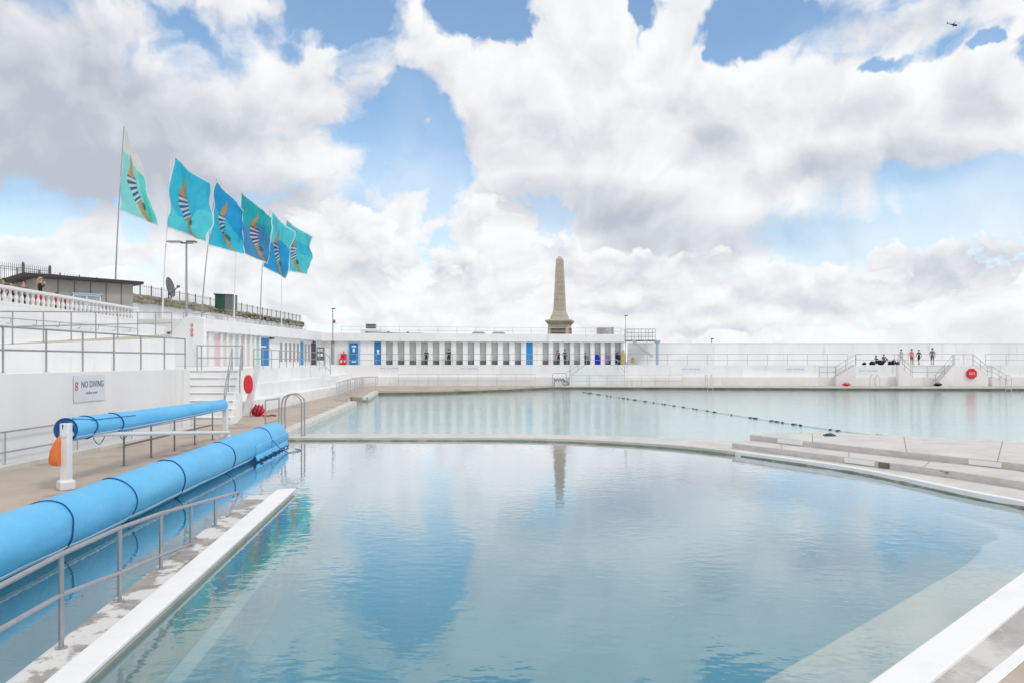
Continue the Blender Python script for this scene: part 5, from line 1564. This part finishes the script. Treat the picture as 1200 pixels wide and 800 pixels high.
for fi, F in enumerate(FLAGS):
    Y = F['Y']
    base = Vector((xat(F['b'], Y), Y, F['z']))
    t = thing('flag', F['lab'], 'flag', base, 0, 'diver flags on tall poles')
    TL, TR, BR_, BL = [dp(px, py, Y) - base for px, py in F['c']]
    # the fly end stands further away, so the cloth is a little wider than it looks
    dY = 1.6
    for q, (px, py) in ((TR, F['c'][1]), (BR_, F['c'][2])):
        n_ = dp(px, py, Y + dY) - base
        q.x, q.y, q.z = n_
    # pole through the hoist edge, bending with the wind
    pole = [Vector((0, 0, 0))]
    hb = BL + (BL - TL) * 0.02
    for k in range(1, 9):
        f = k / 8
        pole.append(Vector((hb.x * f ** 1.4, 0, hb.z * f)))
    pole += [BL.lerp(TL, 0.5) + Vector((-0.02, 0, 0)), TL + Vector((-0.03, 0, 0.06))]
    MB().tube(pole, [0.075 - 0.045 * i / (len(pole) - 1) for i in range(len(pole))], 8).build('pole', WHITE_METAL if fi % 2 else GALV, t)
    amp = F['amp']

    def cloth(u, v, off=0.0, fi=fi, TL=TL, TR=TR, BR_=BR_, BL=BL, amp=amp):
        a = TL.lerp(TR, u); b = BL.lerp(BR_, u)
        q = a.lerp(b, v)
        ph = fi * 1.7
        wv = math.sin(u * 7.5 - v * 3.0 + ph) * u ** 0.7 + 0.5 * math.sin(u * 13 + v * 6 + ph * 2) * u + 0.55 * math.sin(v * 9 + u * 4 + ph)
        fold = mnoise.noise(Vector((u * 3 + fi * 5, v * 3, 0.3))) + 0.55 * mnoise.noise(Vector(((u + v * 0.6) * 9 + fi * 5, (v - u * 0.4) * 4, 1.3)))
        dn = amp * (wv + 1.5 * fold)
        q = q + Vector((0.15 * dn, dn, 0.10 * amp * math.sin(u * 8 + v * 2 + ph) * u))
        # ragged fly edge and slack top
        q += Vector((amp * 0.55 * math.sin(v * 10 + ph) * u ** 4, 0, -0.25 * amp * math.sin(math.pi * u) * (1 - v) * 1.5))
        return q + Vector((0, -off, 0))
    N = 44
    vs_ = [cloth(i / N, j / N) for j in range(N + 1) for i in range(N + 1)]
    b = MB()
    for j in range(N):
        for i in range(N):
            u, v = (i + .5) / N, (j + .5) / N
            mi = F['pick'](u, v)
            if min(u, 1 - u) < 0.032 or min(v, 1 - v) < 0.022:
                mi = 3
            b.add([vs_[j * (N + 1) + i], vs_[j * (N + 1) + i + 1], vs_[(j + 1) * (N + 1) + i + 1], vs_[(j + 1) * (N + 1) + i]], [(0, 1, 2, 3)], mi, True)
    b.build('cloth', F['m'] + [WHITE_F], t)
    # emblem: a diver head down in a striped costume, built as thin shapes just off both sides of the cloth
    dx, dv = F['dx'], F['dv']

    def band(path, mats_at, nsub=24):
        pts = smooth(path, 8)
        bb = MB()
        for off in (0.035, -0.035):
            rows = []
            for i, (u, v, w) in enumerate(pts):
                a_ = pts[max(i - 1, 0)]; c_ = pts[min(i + 1, len(pts) - 1)]
                tu, tv = c_[0] - a_[0], (c_[1] - a_[1]); l = math.hypot(tu, tv) or 1
                nu, nv = -tv / l, tu / l
                rows.append([(u + dx + nu * w * k, v + dv + nv * w * k * 0.8) for k in (-1, -0.5, 0, 0.5, 1)])
            for i in range(len(rows) - 1):
                for k in range(4):
                    q = [rows[i][k], rows[i][k + 1], rows[i + 1][k + 1], rows[i + 1][k]]
                    bb.add([cloth(min(max(a, 0.01), 0.99), min(max(c, 0.01), 0.99), off) for a, c in q], [(0, 1, 2, 3)], mats_at(i / (len(rows) - 1)), True)
        return bb
    em = band([(0.40, 0.15, 0.010), (0.40, 0.22, 0.022), (0.365, 0.31, 0.045), (0.34, 0.38, 0.075), (0.335, 0.45, 0.095)], lambda f: 0).build('diver_legs', SKIN_F, t)
    st_ = band([(0.335, 0.435, 0.115), (0.35, 0.52, 0.115), (0.385, 0.60, 0.10), (0.44, 0.675, 0.09), (0.485, 0.725, 0.07)], lambda f: int(f * 11) % 2).build('diver_costume', [F['st'], WHITE_F], t)
    ar = band([(0.475, 0.715, 0.06), (0.52, 0.77, 0.05), (0.58, 0.845, 0.045), (0.66, 0.92, 0.03), (0.76, 0.955, 0.016), (0.84, 0.96, 0.008)], lambda f: 0).build('diver_arms', SKIN_F, t)
    hd_ = band([(0.53, 0.725, 0.015), (0.57, 0.75, 0.055), (0.615, 0.775, 0.05), (0.64, 0.79, 0.012)], lambda f: 0).build('diver_cap', CAP_F, t)

# ================================================================== HELICOPTER
he = thing('helicopter', 'small dark helicopter flying high in the cloudy sky', 'helicopter', dp(1117, 29.5, 1040))
he.rotation_euler = (0, R(6), 0)
MB().ball((2.0, 0, 0), 1.7, 16, 10, (2.3, 0.75, 0.85)).ball((0.4, 0, 0.9), 1.0, 12, 8, (2.1, 0.7, 0.8)).build('fuselage', HELI, he)
MB().cyl((-1.0, 0, 0.3), (-7.6, 0, 1.0), 0.75, 0.25, 10).build('tail_boom', HELI, he)
MB().hexa([(-8.2, -0.1, 0.8), (-6.9, -0.1, 0.8), (-6.9, 0.1, 0.8), (-8.2, 0.1, 0.8), (-9.0, -0.08, 3.1), (-8.2, -0.08, 3.1), (-8.2, 0.08, 3.1), (-9.0, 0.08, 3.1)]).box(-8.6, -7.2, -1.3, 1.3, 1.2, 1.32).build('tail_fin', HELI, he)
MB().cyl((0.9, 0, 1.4), (0.9, 0, 2.9), 0.28, 0.2, 8).build('rotor_mast', HELI, he)
for k in range(4):
    a = R(78 + 90 * k)
    MB().beam((0.9, 0, 2.85), (0.9 + 7.2 * math.cos(a), 7.2 * math.sin(a), 2.75), 0.5, 0.08).build('rotor_blade', HELI, he)
for sy in (-1, 1):
    MB().cyl((1.0, sy * 1.1, -0.9), (0.9, sy * 1.5, -1.8), 0.16, n=6).cyl((0.9, sy * 1.5 - 0.15, -1.85), (0.9, sy * 1.5 + 0.15, -1.85), 0.42, n=12).build('wheel', DARK, he)

# ================================================================== PEOPLE
SKINM = mat('skin', (0.55, 0.33, 0.23), 0.6, var=0.05)
_cloth = {}


def clothmat(c):
    if c not in _cloth:
        _cloth[c] = mat('cloth_%d' % len(_cloth), c, 0.85, var=0.1, scale=6)
    return _cloth[c]


def person(loc, rz, height, top, bottom, hair, label, pose='stand', shoes=(0.03, 0.03, 0.035), longhair=False, bare_legs=False, sleeves=True, group=None, skirt=None, lean=0.0):
    t = thing('person', label, 'person', loc, rz, group)
    k = height / 1.76
    J = {'pel': (0, 0, .95, .135), 'sp': (0, 0, 1.15, .12), 'ch': (0, .005, 1.34, .14), 'nk': (0, 0, 1.485, .055), 'hb': (0, .02, 1.555, .07), 'hd': (0, .025, 1.645, .098), 'cr': (0, .01, 1.715, .055), 'ns': (0, .125, 1.63, .018)}
    for s, sx in (('l', -1), ('r', 1)):
        J.update({s + 'hip': (sx * .09, 0, .90, .10), s + 'kn': (sx * .10, .02, .50, .062), s + 'an': (sx * .10, -.01, .09, .043), s + 'to': (sx * .12, .15, .035, .036),
                  s + 'sh': (sx * .175, 0, 1.42, .065), s + 'el': (sx * .23, -.02, 1.15, .045), s + 'wr': (sx * .235, .07, .92, .031), s + 'ha': (sx * .23, .10, .85, .036)})
    if pose == 'walk':
        J['lkn'] = (-.10, .16, .52, .062); J['lan'] = (-.10, .22, .10, .043); J['lto'] = (-.11, .37, .05, .036)
        J['rkn'] = (.10, -.06, .50, .062); J['ran'] = (.10, -.32, .14, .043); J['rto'] = (.11, -.20, .04, .036)
        J['lel'] = (-.23, -.10, 1.15, .045); J['lwr'] = (-.22, -.12, .92, .031); J['lha'] = (-.22, -.11, .85, .036)
        J['rel'] = (.23, .08, 1.16, .045); J['rwr'] = (.20, .26, 1.02, .031); J['rha'] = (.19, .31, .97, .036)
    if pose == 'phone':
        J['rel'] = (.24, .08, 1.18, .045); J['rwr'] = (.12, .22, 1.40, .031); J['rha'] = (.10, .20, 1.48, .036)
    if pose == 'lean':
        for n_ in ('sp', 'ch', 'nk', 'hb', 'hd', 'cr', 'ns', 'lsh', 'rsh'):
            x, y, z, r = J[n_]; d = (z - .95); J[n_] = (x, y + d * .45, z - d * .12, r)
        for s, sx in (('l', -1), ('r', 1)):
            J[s + 'el'] = (sx * .25, .36, 1.12, .045); J[s + 'wr'] = (sx * .12, .56, 1.06, .031); J[s + 'ha'] = (sx * .06, .62, 1.06, .036)
    if pose == 'sit':
        for n_ in ('pel', 'sp', 'ch', 'nk', 'hb', 'hd', 'cr', 'ns', 'lsh', 'rsh'):
            x, y, z, r = J[n_]; J[n_] = (x, y - .05, z - .80, r)
        for s, sx in (('l', -1), ('r', 1)):
            J[s + 'hip'] = (sx * .10, .0, .12, .10); J[s + 'kn'] = (sx * .14, .40, .42, .062); J[s + 'an'] = (sx * .14, .66, .09, .043); J[s + 'to'] = (sx * .15, .82, .05, .036)
            J[s + 'el'] = (sx * .26, .12, .40, .045); J[s + 'wr'] = (sx * .17, .33, .46, .031); J[s + 'ha'] = (sx * .15, .40, .47, .036)
    E = [('pel', 'sp'), ('sp', 'ch'), ('ch', 'nk'), ('nk', 'hb'), ('hb', 'hd'), ('hd', 'cr'), ('hd', 'ns')]
    for s in 'lr':
        E += [('pel', s + 'hip'), (s + 'hip', s + 'kn'), (s + 'kn', s + 'an'), (s + 'an', s + 'to'), ('ch', s + 'sh'), (s + 'sh', s + 'el'), (s + 'el', s + 'wr'), (s + 'wr', s + 'ha')]
        sx = -1 if s == 'l' else 1
        hv = Vector(J[s + 'ha'][:3]); fd = (hv - Vector(J[s + 'wr'][:3])).normalized()
        sidev = Vector((0, 1, 0)) if abs(fd.y) < 0.7 else Vector((1, 0, 0))
        for fi_, (o, ln) in enumerate(((-.030, .075), (-.010, .088), (.010, .085), (.030, .068))):
            nm = s + 'f%d' % fi_
            q = hv + fd * ln + sidev * o * 1.3 + Vector((-sx * .02, 0, 0))
            J[nm] = (*q, .010); E.append((s + 'ha', nm))
        q = hv + fd * .035 + sidev * .062
        J[s + 'th'] = (*q, .011); E.append((s + 'ha', s + 'th'))
    names = list(J)
    me = bpy.data.meshes.new('tmp_skin')
    me.from_pydata([tuple(c * k for c in J[n_][:3]) for n_ in names], [(names.index(a), names.index(b_)) for a, b_ in E], [])
    tmp = bpy.data.objects.new('tmp_skin', me); COL.objects.link(tmp)
    tmp.modifiers.new('skin', 'SKIN')
    for i, n_ in enumerate(names):
        sv = me.skin_vertices[0].data[i]
        sv.radius = (J[n_][3] * k, J[n_][3] * k * (0.8 if n_ in ('ch', 'sp', 'pel') else 1)); sv.use_root = (n_ == 'pel')
    ss = tmp.modifiers.new('sub', 'SUBSURF'); ss.levels = 1; ss.render_levels = 1
    bpy.context.view_layer.update()
    dg = bpy.context.evaluated_depsgraph_get()
    bm_ = bpy.data.meshes.new_from_object(tmp.evaluated_get(dg))
    bpy.data.objects.remove(tmp)
    bm_.name = 'body'
    bm_.materials.clear()
    for m in (SKINM, clothmat(top), clothmat(bottom), clothmat(shoes)):
        bm_.materials.append(m)
    segs = []
    for a, b_ in E:
        a2 = a.lstrip('lr') if a[0] in 'lr' and len(a) > 2 else a
        key = b_[1:] if b_[0] in 'lr' else b_
        if key in ('sp', 'ch', 'nk') and key != 'nk':
            c = 1
        elif key == 'sh':
            c = 1
        elif key == 'el':
            c = 1
        elif key == 'wr':
            c = 1 if sleeves else 0
        elif key == 'hip':
            c = 2
        elif key == 'kn':
            c = 2
        elif key == 'an':
            c = 0 if bare_legs else 2
        elif key == 'to':
            c = 3
        else:
            c = 0
        segs.append((Vector(J[a][:3]) * k, Vector(J[b_][:3]) * k, c))
    for p_ in bm_.polygons:
        c0 = p_.center; best = None
        for a, b_, c in segs:
            ab = b_ - a; f = max(0, min(1, (c0 - a).dot(ab) / ab.length_squared))
            d = (c0 - a - ab * f).length
            if best is None or d < best[0]:
                best = (d, c)
        p_.material_index = best[1]
        p_.use_smooth = True
    bo = bpy.data.objects.new('body', bm_); COL.objects.link(bo); bo.parent = t
    hm = clothmat(hair)
    h = Vector(J['hd'][:3]) * k
    hb_ = MB(); hv_ = []; hf_ = []
    nH, mH = 14, 8
    for j in range(mH + 1):
        ph = R(100) * j / mH
        for i in range(nH):
            a = 2 * math.pi * i / nH
            back = 1.0 if math.sin(a) < 0.35 else 0.62
            p2 = ph * back
            rr = .118 * k
            hv_.append((h.x + rr * math.sin(p2) * math.cos(a) * 0.95, h.y - .012 * k + rr * math.sin(p2) * math.sin(a) * 1.05, h.z + .012 * k + rr * math.cos(p2) * 1.05))
    for j in range(mH):
        for i in range(nH):
            hf_.append((j * nH + i, (j + 1) * nH + i, (j + 1) * nH + (i + 1) % nH, j * nH + (i + 1) % nH))
    hb_.add(hv_, hf_, 0, True)
    if longhair:
        hb_.tube([(h.x, h.y - .07 * k, h.z + .03 * k), (h.x, h.y - .11 * k, h.z - .12 * k), (h.x + .02, h.y - .12 * k, h.z - .28 * k), (h.x + .03, h.y - .11 * k, h.z - .42 * k)], [.085 * k, .095 * k, .08 * k, .03 * k], 8)
    hb_.build('hair', hm, t)
    eb = MB()
    for sx in (-1, 1):
        eb.ball((h.x + sx * .036 * k, h.y + .088 * k, h.z + .005 * k), .012 * k, 8, 6)
    eb.build('eyes', clothmat((0.03, 0.02, 0.02)), t)
    if skirt:
        MB().lathe([(.30 * k, .52 * k), (.24 * k, .72 * k), (.17 * k, 1.0 * k), (.145 * k, 1.08 * k)], (0, 0, 0), 16).build('skirt', clothmat(skirt), t)
    return t


BLACK = (0.015, 0.015, 0.02); NAVY = (0.02, 0.025, 0.07); BROWN = (0.09, 0.045, 0.025); BLONDE = (0.52, 0.34, 0.16)
PB = PZ + 0.0
# on the promenade behind the balustrade
person((-25.8, 39.0, PB), R(150), 1.64, (0.09, 0.06, 0.07), NAVY, (0.03, 0.02, 0.02), 'dark haired person in dark clothes, leftmost behind the balustrade', 'stand')
person((-26.2, 40.2, PB), R(170), 1.60, (0.03, 0.03, 0.04), BLACK, (0.06, 0.03, 0.02), 'brown haired person in black between the other two dark haired ones', 'stand')
person((-25.7, 40.4, PB), R(-150), 1.70, (0.25, 0.17, 0.17), BLACK, (0.035, 0.018, 0.018), 'dark haired person in dusky pink standing left of the blonde woman', 'stand')
person((-25.25, 41.1, PB), R(-70), 1.92, (0.008, 0.02, 0.025), (0.45, 0.01, 0.04), BLONDE, 'blonde woman in a black top and red skirt standing behind the balustrade', 'phone', longhair=True, sleeves=True, skirt=(0.50, 0.012, 0.05), bare_legs=True)
person((-25.5, 43.0, PB), R(160), 1.28, (0.55, 0.03, 0.12), BLACK, BROWN, 'brown haired child in a pink top right of the blonde woman', 'stand', bare_legs=True)
person((-25.65, 44.0, PB), R(200), 1.22, (0.40, 0.04, 0.10), BLACK, (0.14, 0.08, 0.05), 'brown haired child, rightmost of those behind the balustrade', 'stand')
# among the cubicles of the centre block
def on_block(px, v, z=0.0):
    q = A + bdv * bu(px) + Vector((-bdv.y, bdv.x, 0)) * v
    return Vector((q.x, q.y, TZ + z))


person(on_block(499.5, -0.8), R(180), 1.68, BLACK, BLACK, (0.30, 0.22, 0.16), 'person in a bulky black coat before the fourth open cubicle', 'walk')
person(on_block(525.5, -0.6), R(170), 1.75, BLACK, BLACK, BROWN, 'person in black with one arm raised before the sixth open cubicle', 'phone')
person(on_block(652.5, -1.0), R(160), 1.72, BLACK, BLACK, (0.02, 0.015, 0.015), 'person in black, left of the dark clad pair right of the bright blue door', 'lean')
person(on_block(659.5, -1.1), R(200), 1.70, BLACK, BLACK, BLACK, 'person in black, right of the dark clad pair right of the bright blue door', 'stand')
# right terrace
person((xat(1056, 82.4), 82.4, TZ), R(175), 1.66, (0.62, 0.62, 0.60), (0.60, 0.60, 0.58), (0.10, 0.09, 0.08), 'person in pale clothes, leftmost of the four standing on the terrace', 'walk')
person((xat(1068.3, 82.5), 82.5, TZ), R(190), 1.72, (0.85, 0.20, 0.22), (0.12, 0.13, 0.15), BROWN, 'person in a pink top standing on the right terrace', 'stand', bare_legs=True, sleeves=False)
person((xat(1076.8, 82.5), 82.5, TZ), R(120), 1.62, (0.045, 0.035, 0.07), (0.045, 0.035, 0.07), BLACK, 'person in a navy dress walking right of the pink top', 'walk', bare_legs=True, sleeves=False)
person((xat(1092.6, 82.4), 82.4, TZ), R(160), 1.80, (0.16, 0.16, 0.18), (0.08, 0.08, 0.09), (0.03, 0.025, 0.02), 'person in grey with dark shorts, rightmost of the four standing on the terrace', 'stand', bare_legs=True)
person((xat(1037.5, 82.0), 82.3, TZ + 0.25), R(180), 1.70, (0.35, 0.03, 0.06), BLACK, (0.14, 0.05, 0.04), 'person in a dark red top sitting among black bags', 'sit', sleeves=False)
person((xat(1028, 82.0), 82.2, TZ + 0.1), R(200), 1.66, (0.03, 0.03, 0.035), BLACK, BLACK, 'person in black sitting at the left of the group of bags', 'sit')

# bags beside the seated people
bags = [(1024.0, 0.22, 0.9, 'black bag at the left end of the heap beside the seated people'), (1032.5, 0.27, 1.3, 'wide black bag between the two seated people'),
        (1042.5, 0.24, 0.9, 'black bag just right of the dark red top'), (1047.0, 0.33, 0.8, 'tall black rucksack right of the seated people'),
        (1052.0, 0.22, 0.8, 'small black bag at the feet of the pale clad person'), (1021.5, 0.24, 1.2, 'flat dark bag left of the seated group'), (1012.5, 0.17, 1.4, 'small dark bundle farthest left of the seated group')]
for px, r, w, lab in bags:
    t = thing('bag', lab, 'bag', (xat(px, 82.0), 81.95, TZ), 0, 'dark bags on the right terrace')
    MB().ball((0, 0, r * 0.75), r, 12, 8, (w, 0.8, 0.85), jit=0.4).build('body', BLACKF, t)
    MB().tube([(-r * 0.5, 0, r * 1.2), (-r * 0.3, -0.05, r * 1.75), (r * 0.3, -0.05, r * 1.75), (r * 0.5, 0, r * 1.2)], 0.02, 6).build('strap', BLACKF, t)


# robes and towels hanging in the cubicles
def robe(px, v, z0, z1, w, c, label, hook=True):
    q = on_block(px, v)
    t = thing('hanging_robe', label, 'robe', q + Vector((0, 0, z1)), bang)
    b = MB(); n = 14
    h = z1 - z0
    vs_ = []; rows = 10
    for j in range(rows + 1):
        f = j / rows
        ww = w * (0.22 + 0.78 * min(1, f * 2.2) ** 0.6) / 2
        for i in range(n):
            a = 2 * math.pi * i / n
            k = 1 + 0.16 * math.sin(a * 5 + f * 3) * f
            vs_.append((ww * math.cos(a) * k, 0.13 * math.sin(a) * k * (0.6 + f), -h * f))
    b.add(vs_, [(j * n + i, (j + 1) * n + i, (j + 1) * n + (i + 1) % n, j * n + (i + 1) % n) for j in range(rows) for i in range(n)], 0, True)
    b.add(vs_[-n:], [tuple(range(n))]); b.add(vs_[:n], [tuple(range(n))])
    b.build('cloth', clothmat(c), t)
    MB().tube([(0, 0.1, 0.10), (0, 0.02, 0.12), (0, 0, 0.0)], 0.014, 6).build('hook', STEEL, t)
    return t


robe(686.5, 0.16, 0.05, 1.35, 0.42, BLACK, 'black robe hanging in the cubicle left of the vivid blue robe')
robe(700.0, 0.16, 0.03, 1.28, 0.62, (0.015, 0.015, 0.55), 'vivid blue robe hanging in an open cubicle at the right')
robe(711.0, 0.16, 0.15, 1.35, 0.50, (0.22, 0.20, 0.45), 'faded violet towel hanging in the cubicle right of the vivid blue robe')
robe(723.5, 0.16, 0.02, 1.40, 0.68, (0.015, 0.010, 0.06), 'dark navy robe hanging in the last open cubicle')
robe(729.8, -0.16, 0.02, 1.75, 0.52, (0.60, 0.50, 0.16), 'yellow robe hanging on the last pillar of the block')
t = thing('yellow_bag', 'small yellow bag hanging on the white wall right of the yellow robe', 'bag', (xat(741, 85.9), 85.86, zat(422, 85.9)))
MB().ball((0, -0.12, 0), 0.24, 10, 8, (0.8, 0.5, 1.1), jit=0.5).build('body', YELLOW, t)
MB().tube([(-0.1, -0.1, 0.2), (0.05, -0.06, 0.5), (0.12, -0.1, 0.2)], 0.02, 6).build('strap', YELLOW, t)
